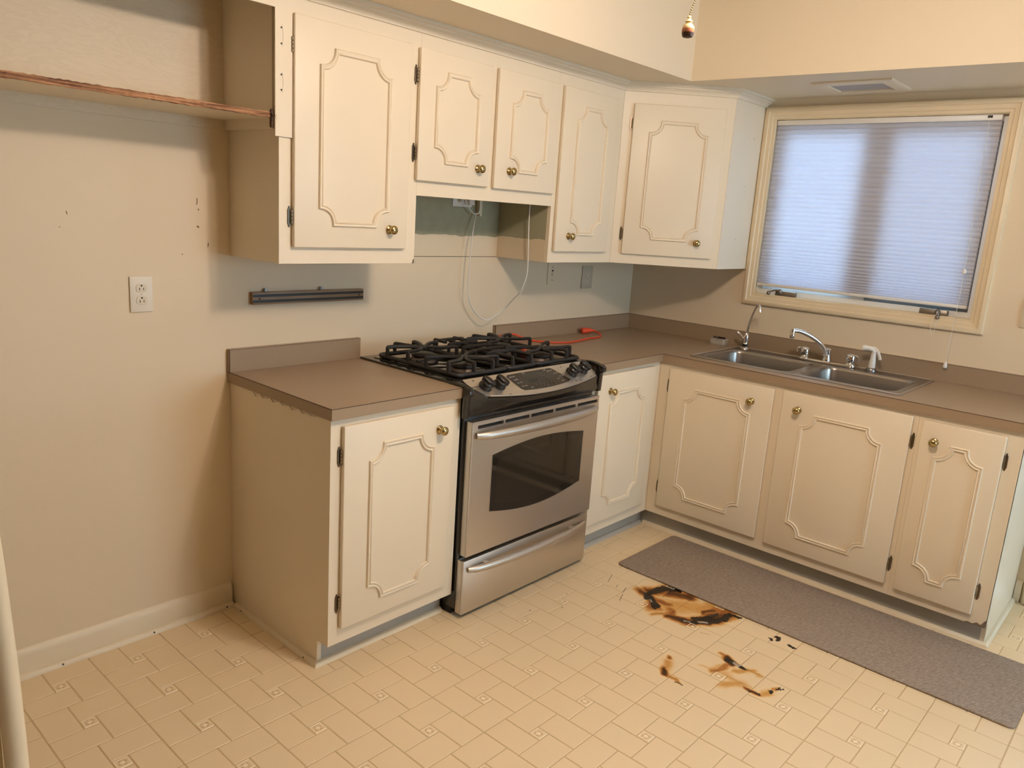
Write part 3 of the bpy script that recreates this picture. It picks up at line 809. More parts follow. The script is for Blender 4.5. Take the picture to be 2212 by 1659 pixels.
cab_door(t, (0,YU,0), u0=-1.560, u1=-1.182, w0=1.607, w1=2.061, mu0=-1.475, mu1=-1.251, mw0=1.677, mw1=1.997, knob=(-1.474,1.679), hinges=(1.971,1.701), hside=1, **FXX)
# --- narrow cabinet right of the gap
t = thing('wall_cabinet', (-.93,-.15,ZU), 'cream wall cabinet with one narrow door between range gap and corner cabinet', 'cabinet')
MB().box(XG2, XG2+.016, YU+.018, -.001, ZU, ZS-.002).build('side_panel', 'gap_side_paint', t, smooth=0)
MB().box(XC-.016, XC-.0005, YU+.018, -.001, ZU, ZS-.002).build('side_panel', 'cabinet_paint', t, smooth=0)
MB().box(XG2+.016, XC-.016, YU+.018, -.001, ZU+.012, ZU+.028).build('bottom_panel', 'cabinet_paint', t, smooth=0)
MB().box(XG2+.016, XC-.016, -.008, -.001, ZU+.03, ZS-.002).build('back_panel', 'cabinet_paint', t, smooth=0)
frame(t, 'face_frame', fnU, (XG2+.0005, XC-.0005, ZU, ZS-.002), [(-1.13,-.77,1.38,2.045)], -.018, 0)
cab_door(t, (0,YU,0), u0=-1.147, u1=-.750, w0=1.360, w1=2.062, mu0=-1.050, mu1=-.824, mw0=1.436, mw1=1.992, knob=(-1.054,1.430), hinges=(1.969,1.458), hside=1, **FXX)
# --- diagonal corner cabinet
P0 = Vector((-.688,-.310,0)); P1 = Vector((-.325,-.700,0))
UD = (P1-P0).normalized(); LD = (P1-P0).length; ND = Vector((UD.y, -UD.x, 0))
if ND.y > 0: ND = -ND
t = thing('corner_wall_cabinet', (-.28,-.28,ZU), 'cream diagonal-front corner wall cabinet next to the window', 'cabinet')
foot = [(-.6875,-.001),(-.6875,-.298),(-.335,-.684),(-.001,-.684),(-.001,-.001)]
MB().prism(foot, pl, ZU+.006, ZU+.022).build('bottom_panel', 'cabinet_paint', t, smooth=0)
MB().prism(foot, pl, ZS-.018, ZS-.002).build('top_panel', 'cabinet_paint', t, smooth=0)
MB().box(-.327, -.001, -.700, -.684, ZU, ZS-.002).build('side_panel', 'cabinet_paint', t, smooth=0)
MB().box(-.6875, -.675, -.298, -.001, ZU+.022, ZS-.018).build('side_panel', 'cabinet_paint', t, smooth=0)
fnD = lambda u, w_, h: P0+UD*u+Vector((0,0,w_))+ND*h
frame(t, 'face_frame', fnD, (.0005, LD, ZU, ZS-.002), [(.075,.465,1.38,2.04)], -.018, 0)
cab_door(t, P0, U=UD, N=ND, u0=.050, u1=.490, w0=1.357, w1=2.056, mu0=.131, mu1=.411, mw0=1.433, mw1=1.982, knob=(.410,1.429), hinges=(1.967,1.453), hside=-1)
for (x_, z_) in ((-.10,1.95),(-.13,1.72),(-.17,1.46)):
    MB().lathe([(.002,0),(.002,.0008)], 6, (x_,-.7003,z_), (0,-1,0)).build('screw_hole', 'slot_black', t)
# --- open cabinet above the fridge space
t = thing('fridge_cabinet', (-2.97,-.15,1.722), 'open doorless cabinet over the fridge space with a broken raw-wood edge', 'cabinet')
XE = -3.43
MB().box(XE, -2.514, -.006, -.001, 1.722, ZS-.002).build('back_panel', 'painted_plywood', t, smooth=0)
MB().box(-2.529, -2.5135, -.300, -.006, 1.722, ZS-.002).build('side_panel', 'cabinet_paint', t, smooth=0)
MB().box(XE, XE+.016, -.300, -.006, 1.722, ZS-.002).build('side_panel', 'cabinet_paint', t, smooth=0)
MB().box(XE+.016, -2.529, -.297, -.006, 1.753, 1.769).build('bottom_panel', 'cabinet_paint', t, smooth=0)
mb = MB(); n_ = 90; vs = []; fs = []
for i in range(n_+1):
    x_ = XE+.016+(-2.534-(XE+.016))*i/n_
    e1, e2, e3 = [random.uniform(-.0016, .0016) for _ in range(3)]
    vs += [(x_,-.297,1.7525+e1*.6),(x_,-.303+e2,1.753+e1),(x_,-.3045+e3,1.761),(x_,-.303+e1,1.7695+e2*.8),(x_,-.297,1.7697+e2*.8)]
for i in range(n_):
    for k in range(4): fs.append((i*5+k, i*5+k+1, (i+1)*5+k+1, (i+1)*5+k))
fs += [(0,1,2,3,4), tuple(n_*5+k for k in (4,3,2,1,0))]
mb.add(vs, fs).build('raw_edge', 'raw_wood', t, smooth=0)
mb = MB()
for i in range(9):
    z0 = 1.724+.006*i
    mb.box(-2.536+random.uniform(-.002,.001), -2.5295, -.309+random.uniform(-.002,.002), -.298, z0, z0+.0058)
for i in range(6):
    a = Vector((-2.533+random.uniform(-.003,.003), -.312, 1.765)); mb.tube([a, a+Vector((random.uniform(0,.012), -.006, random.uniform(-.022,-.004)))], [.0016,.0004], 5)
mb.build('splintered_stub', 'dark_wood', t, smooth=0)
fnE = lambda u, w_, h: Vector((u, -.3105-h, w_))
frame(t, 'face_frame', fnE, (XE, -2.4695, 1.725, 2.109), [(XE+.05,-2.5285,1.70,2.066)], 0.0, .007)
for z_ in (2.013, 1.968, 1.880, 1.836):
    MB().lathe([(.0028,0),(.0028,.0008)], 8, (-2.508,-.3176,z_), (0,-1,0)).build('screw_hole', 'slot_black', t)
for z0, z1 in ((2.022,1.960),(1.888,1.828)):
    pts = [(-2.506+.004*math.sin(PI*i/8), -.3178, z0+(z1-z0)*i/8) for i in range(9)]
    MB().tube(pts, .00035, 4).build('hinge_outline', 'paint_scrape', t)

# --- base cabinets
YB = -.615
fnB = lambda u, w_, h: Vector((u, YB-h, w_))
ZT = H-.0385
def toe(t, x0, x1, y):
    MB().box(x0, x1, y, y+.016, 0, .094).build('toe_kick', 'toe_paint', t, smooth=0)
t = thing('base_cabinet', (-2.25,-.3,0), 'cream single-door base cabinet standing left of the gas range', 'cabinet')
BX0, BX1 = -2.520, -1.966
MB().prism([(0,.002),(-YB-.018,.002+.0)][:0] or [(-.001,0),(-.555,0),(-.555,.092),(YB+.018,.092),(YB+.018,ZT),(-.001,ZT)], lambda u, w_, h: (h, u, w_), BX0, BX0+.016).build('side_panel', 'cabinet_paint', t, smooth=0)
MB().box(BX1-.016, BX1, YB+.018, -.001, .092, ZT).build('side_panel', 'cabinet_paint', t, smooth=0)
MB().box(BX0+.016, BX1-.016, YB+.018, -.001, .094, .110).build('bottom_panel', 'cabinet_paint', t, smooth=0)
toe(t, BX0+.016, BX1, -.555)
frame(t, 'face_frame', fnB, (BX0, BX1, .092, ZT), [(-2.46,-2.03,.165,.825)], -.018, 0)
cab_door(t, (0,YB,0), u0=-2.481, u1=-2.015, w0=.149, w1=.839, mu0=-2.381, mu1=-2.105, mw0=.214, mw1=.763, knob=(-2.080,.764), hinges=(.740,.238), hside=-1, **FXX)
shoe('shoe_moulding', [(BX0-.0,-.032),(BX0-.0,-.555),(BX1,-.555)], t)
for y_ in (-.09, -.5):
    MB().lathe([(.0028,0),(.0028,.001)], 6, (BX0-.0165, y_, .009), (-1,0,.3)).build('nail_hole', 'slot_black', t)
mb = MB()
for i in range(7):
    y_ = -.16-.055*i+random.uniform(-.01,.01)
    pts = [(BX0-.0006, y_, ZT-.002), (BX0-.0008, y_-.02, ZT-.010-random.uniform(0,.006)), (BX0-.0006, y_-.05, ZT-.006)]
    mb.tube(pts, [.001,.0030,.001], 6, sy=.3)
mb.build('glue_drips', 'almond_plastic', t)

t = thing('base_cabinet', (-.9,-.3,0), 'cream narrow-door base cabinet between the range and the inside corner', 'cabinet')
CX0, CX1 = -1.166, -.6155
MB().box(CX0, CX0+.016, YB+.018, -.001, .092, ZT).build('side_panel', 'cabinet_paint', t, smooth=0)
MB().box(CX0+.016, -.64, YB+.018, -.001, .094, .110).build('bottom_panel', 'cabinet_paint', t, smooth=0)
toe(t, CX0, -.5535, -.567)
frame(t, 'face_frame', fnB, (CX0, CX1, .092, ZT), [(-1.12,-.71,.165,.825)], -.018, 0)
cab_door(t, (0,YB,0), u0=-1.146, u1=-.684, w0=.146, w1=.846, mu0=-1.050, mu1=-.768, mw0=.219, mw1=.764, knob=(-1.052,.770), hinges=(.739,.239), hside=1, **FXX)
shoe('shoe_moulding', [(CX0,-.567),(-.5845,-.567)], t, 'toe_paint')

fnS = lambda u, w_, h: Vector((YB-h, u, w_))
SXX = dict(U=(0,1,0), N=(-1,0,0))
YS1, YS2 = -1.783, -2.136
t = thing('sink_cabinet', (-.3,-1.2,0), 'cream two-door base cabinet under the kitchen sink', 'cabinet')
MB().box(YB+.018, -.001, YS1+.0005, YS1+.016, .092, ZT).build('side_panel', 'cabinet_paint', t, smooth=0)
MB().box(YB+.018, -.02, YS1+.016, -.64, .094, .110).build('bottom_panel', 'cabinet_paint', t, smooth=0)
MB().box(-.569, -.553, YS1+.0005, -.5675, 0, .094).build('toe_kick', 'toe_paint', t, smooth=0)
frame(t, 'face_frame', fnS, (YS1+.0005, -.6155, .092, ZT), [(-1.18,-.70,.165,.825),(-1.745,-1.26,.165,.825)], -.018, 0)
cab_door(t, (YB,0,0), u0=-1.200, u1=-.679, w0=.143, w1=.840, mu0=-1.104, mu1=-.771, mw0=.216, mw1=.761, knob=(-1.103,.766), hinges=(.751,.237), hside=1, **SXX)
cab_door(t, (YB,0,0), u0=-1.764, u1=-1.242, w0=.138, w1=.845, mu0=-1.667, mu1=-1.333, mw0=.212, mw1=.763, knob=(-1.316,.772), hinges=(.746,.227), hside=-1, **SXX)
shoe('shoe_moulding', [(-.569,-.5845),(-.569,YS1+.0005)], t)
t = thing('end_cabinet', (-.3,-1.96,0), 'cream narrow-door base cabinet at the right end of the sink run', 'cabinet')
MB().prism([(-.001,0),(-.569,0),(-.569,.094),(YB+.0005,.094),(YB+.0005,ZT),(-.001,ZT)], lambda u, w_, h: (u, h, w_), YS2, YS2+.016).build('end_panel', 'cabinet_paint', t, smooth=0)
MB().box(YB+.018, -.02, YS2+.016, YS1-.001, .094, .110).build('bottom_panel', 'cabinet_paint', t, smooth=0)
MB().box(-.569, -.553, YS2+.016, YS1, 0, .094).build('toe_kick', 'toe_paint', t, smooth=0)
frame(t, 'face_frame', fnS, (YS2, YS1, .092, ZT), [(-2.07,-1.82,.165,.825)], -.018, 0)
cab_door(t, (YB,0,0), u0=-2.082, u1=-1.801, w0=.132, w1=.839, mu0=-2.026, mu1=-1.856, mw0=.205, mw1=.761, knob=(-1.852,.764), hinges=(.745,.228), hside=-1, **SXX)
shoe('shoe_moulding', [(-.569,YS1),(-.569,YS2),(-.03,YS2)], t)
pts = [(YS2+.0, .0915),(YS2+.075,.0915),(YS2+.060,.098),(YS2+.045,.095),(YS2+.030,.105),(YS2+.016,.100),(YS2+.006,.118),(YS2,.124)]
MB().prism(pts, fnS, -.001, .0006).build('chipped_corner', 'paint_scrape', t, smooth=0)

# ------------------------------------------------------------------ worktops
ct = thing('worktop', (-2.25,-.32,H-.038), 'short taupe laminate worktop with backsplash left of the range', 'countertop')
MB().box(-2.529, -1.968, -.633, -.001, H-.038, H-.0012).build('edge_band', 'laminate', ct, smooth=0)
MB().box(-2.5294, -1.968, -.6334, -.001, H-.0026, H-.0008).build('seam', 'laminate_seam', ct, smooth=0)
MB().box(-2.528, -1.968, -.632, -.001, H-.002, H).build('top_sheet', 'laminate', ct, smooth=0)
MB().box(-2.530, -1.965, -.020, -.0005, H+.0002, H+.082).build('backsplash', 'laminate', ct, smooth=0)
MB().box(-2.5303, -1.9647, -.0204, -.017, H+.0795, H+.0808).box(-2.5304, -2.5285, -.0204, -.018, H+.0002, H+.082).build('backsplash_seam', 'laminate_seam', ct, smooth=0)
ct = thing('corner_worktop', (-.6,-1.2,H-.038), 'long L-shaped taupe laminate worktop running under the window', 'countertop')
BY0, BY1, BX_0, BX_1 = -1.66, -.75, -.535, -.075      # cut-out for the sink
def Lpoly(o, z0, z1, mb):
    e = .635-o
    mb.box(-1.170, -e, -e, -.001, z0, z1)
    mb.box(-e, -.001, BY1, -.001, z0, z1); mb.box(-e, BX_0, BY0, BY1, z0, z1); mb.box(BX_1, -.001, BY0, BY1, z0, z1)
    mb.box(-e, -.001, -2.150, BY0, z0, z1)
    return mb
Lpoly(.002, H-.038, H-.0012, MB()).build('edge_band', 'laminate', ct, smooth=0)
Lpoly(.0016, H-.0026, H-.0008, MB()).build('seam', 'laminate_seam', ct, smooth=0)
Lpoly(.003, H-.002, H, MB()).build('top_sheet', 'laminate', ct, smooth=0)
MB().box(-1.168, -.001, -.020, -.0005, H+.0002, H+.082).build('backsplash', 'laminate', ct, smooth=0)
MB().box(-.020, -.0005, -2.150, -.0205, H+.0002, H+.082).build('backsplash', 'laminate', ct, smooth=0)
MB().box(-1.1684, -.02, -.0204, -.0175, H+.0795, H+.0808).box(-.0204, -.0175, -2.15, -.02, H+.0795, H+.0808).box(-1.1686, -1.1665, -.0204, -.0182, H+.0002, H+.082).build('backsplash_seam', 'laminate_seam', ct, smooth=0)

# ------------------------------------------------------------------ gas range
RX0, RX1 = -1.957, -1.185
g = thing('gas_range', (-1.571,-.33,0), 'stainless steel and black slide-in gas range with oven', 'range')
MB().box(RX0, RX1, -.628, -.035, .030, .895).build('body', 'black_enamel', g, bevel=.002)
MB().box(RX0+.004, RX1-.004, -.60, -.08, .0, .032).build('plinth', 'rubber_black', g)
# cooktop slab overlapping the worktops
MB().box(-1.976, -1.160, -.602, -.032, H+.0005, H+.009).build('cooktop', 'black_glass', g, bevel=.003)
MB().prism(rrect(-1.945,-1.190,-.572,-.062,.03), pl, H+.0085, H+.0115).build('cooktop_rim', 'black_glass', g, bevel=.0012)
# control panel surface
def panel_pt(u, v, lift=0.0):
    bul = math.sin(PI*u)**.9 if 0 < u < 1 else 0
    x_top = -1.948+u*(1.948-1.232); x_bot = -1.915+u*(1.915-1.196)
    x_ = x_top+(x_bot-x_top)*v
    y_ = -.595+v*(-.062-.034*bul)
    z_ = .9165+v*(-.050-.022*bul) - .006*v*(1-v)
    return Vector((x_, y_, z_))+Vector((0,-.62,.78))*lift
mb = MB(); nu, nv = 32, 8; vs = []; fs = []
def clipv(u):
    if u < .05: return .42+.58*(u/.05)
    if u > .97: return .80+.20*((1-u)/.03)
    return 1.0
for i in range(nu+1):
    for j_ in range(nv+1):
        u, v = i/nu, j_/nv*clipv(i/nu)
        vs.append(panel_pt(u, v, .0035))
off = len(vs)
for i in range(nu+1):
    for j_ in range(nv+1):
        u, v = i/nu, j_/nv*clipv(i/nu)
        vs.append(panel_pt(u, v, -.002))
q_ = lambda i, j_: i*(nv+1)+j_
for i in range(nu):
    for j_ in range(nv):
        fs.append((q_(i,j_), q_(i+1,j_), q_(i+1,j_+1), q_(i,j_+1)))
        fs.append((off+q_(i,j_), off+q_(i,j_+1), off+q_(i+1,j_+1), off+q_(i+1,j_)))
for i in range(nu):
    fs.append((q_(i,0), off+q_(i,0), off+q_(i+1,0), q_(i+1,0)))
    fs.append((q_(i,nv), q_(i+1,nv), off+q_(i+1,nv), off+q_(i,nv)))
for j_ in range(nv):
    fs.append((q_(0,j_), q_(0,j_+1), off+q_(0,j_+1), off+q_(0,j_)))
    fs.append((q_(nu,j_), off+q_(nu,j_), off+q_(nu,j_+1), q_(nu,j_+1)))
mb.add(vs, fs)
cp_ = mb.build('control_panel', 'steel', g, smooth=40)
mb = MB().tube([panel_pt(i/32, .985, .003) for i in range(2, 32)], .0038, 8); mb.build('panel_edge', 'handle_steel', cp_)
# black housing beneath the panel, bowed out
mb = MB(); vs = []; fs = []; n_ = 24
for i in range(n_+1):
    u = i/n_; b0 = panel_pt(u, 1.0, -.003)
    x_ = RX0+.001+(RX1-RX0-.002)*u; bul = math.sin(PI*u)**.9 if 0 < u < 1 else 0
    vs += [(x_,-.600,.905),(x_, b0.y+.012, b0.z+.012),(x_, b0.y+.002, b0.z-.004),(x_, b0.y+.004, .83-.008*bul),(x_,-.655-.008*bul,.806),(x_,-.648,.792),(x_,-.60,.790)]
for i in range(n_):
    for k in range(6): fs.append((i*7+k, i*7+k+1, (i+1)*7+k+1, (i+1)*7+k))
fs += [tuple(range(7)), tuple(n_*7+k for k in range(6,-1,-1))]
mb.add(vs, fs).build('control_housing', 'black_enamel', g, smooth=30)
for x0, x1 in ((-1.982,-1.958),(-1.184,-1.158)):
    pr = [(-.56,.9035),(-.56,.912),(-.600,.915),(-.640,.910),(-.664,.904),(-.674,.896),(-.676,.880),(-.668,.872),(-.660,.872),(-.655,.79),(-.637,.79),(-.637,.9035)]
    MB().prism(pr, lambda u, w_, h: (h, u, w_), x0, x1).build('end_cap', 'black_enamel', g, bevel=.003)
# knobs
def panel_frame(u, v):
    c = panel_pt(u, v, .0035)
    du = (panel_pt(u+.01, v)-panel_pt(u-.01, v)).normalized(); dv = (panel_pt(u, v+.02)-panel_pt(u, v-.02)).normalized()
    n = dv.cross(du).normalized()
    if n.z < 0: n = -n
    return c, du, dv, n
for u in (.097, .195, .805, .912):
    c, du, dv, n = panel_frame(u, .47)
    ko = MB().lathe([(.0255,0),(.0265,.004),(.0245,.010),(.0225,.012),(.0225,.022),(.0215,.026),(.0180,.029)], 24, c, n).build('control_knob', 'black_plastic', g)
    M_ = Matrix((du, dv, n)).transposed().to_4x4(); M_.translation = c
    MB(M_).prism([(-.0150,-.014),(-.007,-.026),(.007,-.026),(.0150,-.014),(.0150,.014),(.007,.026),(-.007,.026),(-.0150,.014)], pl, .018, .040).build('grip', 'black_plastic', ko, bevel=.006, segs=3)
    c2 = panel_pt(u-.035, .12, .0042)
    MB().lathe([(.0032,0),(.0032,.0003)], 10, c2, n).build('burner_symbol', 'print_dark', cp_)
    c2 = panel_pt(u+.01, .93, .0042)
    M2 = Matrix((du, dv, n)).transposed().to_4x4(); M2.translation = c2
    MB(M2).box(-.007,.007,-.0012,.0012,-.0003,.0003).build('knob_mark', 'print_dark', cp_)
# display
def on_panel(poly, l0, l1):
    mb = MB(); n = len(poly)
    mb.add([panel_pt(u, v, l0) for u, v in poly]+[panel_pt(u, v, l1) for u, v in poly],
           [tuple(range(n-1,-1,-1)), tuple(range(n, 2*n))]+[(i,(i+1)%n,n+(i+1)%n,n+i) for i in range(n)])
    return mb
PU0, PU1 = .300, .722
dsp = [(PU0+.012,.10),(PU0,.16),(PU0+.020,.72),(PU0+.035,.80)]
dsp += [(PU0+.035+(PU1-PU0-.05)*k/8, .80+.02*math.sin(PI*k/8)) for k in range(1,9)]+[(PU1+.02,.74),(PU1-.035,.14),(PU1-.05,.08)]+[(PU1-.05-(PU1-PU0-.07)*k/6, .08+.0*k) for k in range(1,6)]
do_ = on_panel(dsp, .003, .0048).build('display', 'display', g, smooth=0)
on_panel([(PU0+.11,.16),(PU0+.12,.55),(PU1-.12,.55),(PU1-.15,.14)], .0046, .0052).build('screen', 'black_glass', do_, smooth=0)
def text_on_panel(s, u, v, size, parent, material='print_grey'):
    cu = bpy.data.curves.new('print', 'FONT'); cu.body = s; cu.size = size; cu.align_x = 'CENTER'; cu.align_y = 'CENTER'; cu.resolution_u = 1
    tmp = bpy.data.objects.new('print_tmp', cu); COL.objects.link(tmp)
    bpy.context.view_layer.update()
    dg = bpy.context.evaluated_depsgraph_get()
    me = bpy.data.meshes.new_from_object(tmp.evaluated_get(dg))
    bpy.data.objects.remove(tmp); bpy.data.curves.remove(cu)
    c, du, dv, n = panel_frame(u, v)
    c = panel_pt(u, v, .0057)
    mb = MB(); mb.add([c+du*p.co.x-dv*p.co.y+n*.0001 for p in me.vertices], [list(p.vertices) for p in me.polygons])
    bpy.data.meshes.remove(me)
    return mb.build('key_legend', material, parent, smooth=0)
for k, s in enumerate('12345'): text_on_panel(s, PU0+.150+k*.032, .64, .0085, do_)
for k, s in enumerate('67890'): text_on_panel(s, PU0+.165+k*.032, .75, .0085, do_)
for (u, v, wd) in ((.325,.20,.018),(.35,.19,.012),(.335,.34,.010),(.35,.33,.010),(.335,.48,.009),(.36,.47,.010),(.345,.64,.012),(.372,.63,.012),(.40,.73,.014),
                   (.635,.20,.010),(.66,.19,.010),(.665,.34,.012),(.69,.33,.010),(.685,.50,.009),(.71,.50,.009),(.655,.58,.010),(.675,.70,.012),(.615,.13,.016),(.44,.12,.012)):
    c, du, dv, n = panel_frame(u, v); c = panel_pt(u, v, .0052)
    M2 = Matrix((du, dv, n)).transposed().to_4x4(); M2.translation = c
    MB(M2).box(-wd/2, wd/2, -.0016, .0016, -.0002, .0003).build('key_legend', 'print_grey', do_, smooth=0)
c, du, dv, n = panel_frame(.775, .86)
em = MB().lathe([(.0065,0),(.0065,.0006)], 20, panel_pt(.775,.86,.0036), n).build('emblem', 'print_dark', cp_)
M2 = Matrix((du, dv, n)).transposed().to_4x4(); M2.translation = panel_pt(.775,.86,.0044)
MB(M2).tube([(math.cos(2*PI*k/20)*.0050, math.sin(2*PI*k/20)*.0050, 0) for k in range(20)], .0004, 4, closed=True).build('emblem_ring', 'print_grey', em)
M2.translation = panel_pt(.805,.86,.0042)
MB(M2).box(-.010,.010,-.0011,.0011,-.0002,.0002).build('maker_print', 'print_dark', cp_)
# oven door
YD = -.664
DX0, DX1, DZ0_, DZ1_ = -1.947, -1.180, .252, .772
slots = [(-1.921,-1.785),(-1.774,-1.638),(-1.626,-1.490),(-1.476,-1.344),(-1.330,-1.191)]
mb = MB()
ox = [DX0]+[v for s in slots for v in s]+[DX1]
mb.box(DX0, DX1, YD, -.630, .759, DZ1_)
for i in range(0, len(ox), 2): mb.box(ox[i], ox[i+1], YD, -.630, .746, .759)
mb.box(DX0, DX1, YD, -.630, DZ0_, .746)
od = mb.build('oven_door', 'steel', g, smooth=0)
MB().box(DX0+.01, DX1-.01, -.645, -.632, .744, .761).build('vent_recess', 'slot_black', od)
MB().tube([(DX0,YD+.002,DZ0_+.002),(DX0,YD+.002,DZ1_-.002)], .0035, 8).tube([(DX0,YD+.001,DZ1_),(DX1,YD+.001,DZ1_)], .003, 8).build('door_edge', 'handle_steel', od)
def lens(x0, x1, zl, zh, bt, bb_, n=14, ins=0.0):
    x0 += ins; x1 -= ins
    top = [(x1-(x1-x0)*i/n, zh-ins+bt*math.sin(PI*(.08+.84*i/n))-bt*math.sin(PI*.08)) for i in range(n+1)]
    bot = [(x0+(x1-x0)*i/n, zl+ins-bb_*math.sin(PI*(.08+.84*i/n))+bb_*math.sin(PI*.08)) for i in range(n+1)]
    return top+bot
fnG = lambda u, w_, h: (u, YD-h, w_)
og = MB().prism(lens(-1.838,-1.275,.408,.634,.034,.048), fnG, -.006, .0012).build('window_glass', 'black_glass', od, smooth=0)
MB().prism(lens(-1.838,-1.275,.408,.634,.034,.048, ins=.028), fnG, -.004, .0016).build('viewing_area', 'window_glass_inner', og, smooth=0)
MB().sweep2d(lens(-1.838,-1.275,.408,.634,.034,.048), [(-.0014,0),(-.0014,.0018),(.0014,.0018),(.0014,0)], fnG).build('window_rim', 'handle_steel', og)
def bow_handle(parent, x0, x1, z, depth, r):
    pts = []; rs = []
    for i in range(25):
        t_ = i/24
        pts.append((x0+(x1-x0)*t_, YD-.004-depth*math.sin(PI*t_)**.55, z+.004*math.sin(PI*t_)))
        rs.append(r*(.62+.38*math.sin(PI*t_)**.5))
    ho = MB().tube(pts, rs, 12, sy=1.15).build('handle', 'handle_steel', parent, smooth=60)
    for t_ in (.13, .87):
        x_ = x0+(x1-x0)*t_
        MB().prism([(x_-.014,z-.008),(x_+.014,z-.008),(x_+.010,z+.008),(x_-.010,z+.008)], fnG, -.001, depth*.72).build('handle_bracket', 'handle_steel', ho, bevel=.002)
bow_handle(od, -1.930, -1.200, .722, .046, .0175)
# drawer
dw = MB().box(-1.957, -1.188, YD, -.628, .018, .236).build('drawer', 'steel', g, bevel=.004)
MB().tube([(-1.957,YD+.003,.022),(-1.957,YD+.003,.232)], .0035, 8).build('drawer_edge', 'handle_steel', dw)
bow_handle(dw, -1.936, -1.216, .200, .042, .0150)
# grates and burners
ZG0 = H+.016
def grate_frame(mb, x0, x1, y0, y1, r=.0092):
    pts = [(x_, y_, ZG0+r*.6) for x_, y_ in rrect(x0, x1, y0, y1, .018, 4)]
    mb.tube(pts, r, 8, closed=True)
def arm(mb, ex, ey, cx_, cy_, stop=.020, bend=0.0, r=.0078, zt_=.046):
    e0 = Vector((ex, ey, ZG0+.004)); e1 = Vector((ex, ey, ZG0+zt_))
    c = Vector((cx_, cy_, ZG0+zt_)); dvec = (c-e1); L = dvec.length; dn = dvec/L
    side = Vector((-dn.y, dn.x, 0))
    end = c-dn*stop
    mid = e1+dvec*.45+side*bend
    pts = [e0, e1-Vector((0,0,.008)), e1+dn*.006, mid, end]
    mb.tube(spline(pts, 3), [r*1.05]*5+[r]*8, 6)
burners = [(-1.795,-.213),(-1.800,-.452),(-1.338,-.213),(-1.348,-.458)]
for name_, (x0, x1), bs in (('grate', (-1.929,-1.668), burners[:2]), ('grate', (-1.483,-1.206), burners[2:])):
    mb = MB(); grate_frame(mb, x0, x1, -.556, -.096)
    for bi, (bx, by) in enumerate(bs):
        lo, hi = (-.326, -.096) if bi == 0 else (-.556, -.326)
        yc = (lo+hi)/2
        for yy in (yc-.062, yc+.062):
            arm(mb, x0, yy, bx, by, .014, .012 if yy > yc else -.012)
            arm(mb, x1, yy, bx, by, .014, -.012 if yy > yc else .012)
        ye = hi if bi == 0 else lo
        for xx in ((x0+x1)/2-.05, (x0+x1)/2+.05):
            arm(mb, xx, ye, bx, by, .02, .008 if (xx > (x0+x1)/2) == (bi == 0) else -.008)
        mb.lathe([(.014,-.004),(.016,0),(.014,.005)], 10, (bx, by, ZG0+.048))
    mb.tube([(x0,-.326,ZG0+.02),(x1,-.326,ZG0+.02)], .005, 6)
    mb.build(name_, 'cast_iron', g, smooth=50)
mb = MB(); grate_frame(mb, -1.658, -1.494, -.556, -.096)
for yy in (-.13,-.215,-.30,-.37,-.44):
    mb.tube(spline([(-1.658,yy,ZG0+.004),(-1.656,yy,ZG0+.040),(-1.648,yy,ZG0+.046),(-1.576,yy,ZG0+.047),(-1.504,yy,ZG0+.046),(-1.496,yy,ZG0+.040),(-1.494,yy,ZG0+.004)], 2), .0078, 6)
for xx in (-1.632,-1.520):
    mb.tube(spline([(xx,-.556,ZG0+.004),(xx,-.552,ZG0+.040),(xx,-.545,ZG0+.046),(xx,-.47,ZG0+.046)], 3), .0078, 6)
    mb.tube(spline([(xx,-.096,ZG0+.004),(xx,-.100,ZG0+.040),(xx,-.107,ZG0+.046),(xx,-.17,ZG0+.046)], 3), .0078, 6)
mb.tube([(-1.576,-.13,ZG0+.040),(-1.576,-.44,ZG0+.040)], .006, 6)
mb.build('grate', 'cast_iron', g, smooth=50)
for bx, by in burners:
    bo_ = MB().lathe([(.052,0),(.050,.006),(.044,.012),(.042,.014)], 24, (bx, by, H+.011)).build('burner', 'burner_ring', g, smooth=50)
    MB().lathe([(.046,.0),(.050,.003),(.050,.009),(.044,.013),(.014,.014)], 24, (bx, by, H+.025)).build('burner_cap', 'burner_cap', bo_, smooth=50)

# ------------------------------------------------------------------ sink and taps
s = thing('sink', (-.30,-1.21,H-.17), 'stainless steel double-bowl drop-in sink in the worktop', 'sink')
SX0, SX1, SYA, SYB = -.566, -.040, -1.688, -.728
def bowl(mb, x0, x1, y0, y1, depth, r=.05):
    rings = []
    prof = [(0,.0035,r),(.004,.001,r),(.008,-.012,r*.95),(.012,-.08,r*.95),(.018,-depth+.03,r),(.032,-depth+.006,r),(.055,-depth,r*.8)]
    n = 6
    for ins, dz, rr in prof:
        rings.append([(x_, y_, H+dz) for x_, y_ in rrect(x0+ins, x1-ins, y0+ins, y1-ins, max(rr-ins*.3, .015), n)])
    m_ = len(rings[0]); vs = [p for r_ in rings for p in r_]; fs = []
    for i in range(len(rings)-1):
        for k in range(m_): fs.append((i*m_+k, i*m_+(k+1)%m_, (i+1)*m_+(k+1)%m_, (i+1)*m_+k))
    fs.append(tuple((len(rings)-1)*m_+k for k in range(m_)))
    mb.add(vs, fs)
b1 = (-.520,-.150,-1.198,-.765); b2 = (-.520,-.150,-1.648,-1.240)
for bb_ in (b1, b2):
    mb = MB(); bowl(mb, *bb_, .165)
    bo_ = mb.build('bowl', 'sink_steel', s, smooth=60)
    cx_, cy_ = (bb_[0]+bb_[1])/2, (bb_[2]+bb_[3])/2
    MB().lathe([(.045,0),(.044,.003),(.030,.002),(.028,-.004),(.004,-.005)], 20, (cx_, cy_, H-.1655)).build('drain', 'chrome', bo_, smooth=50)
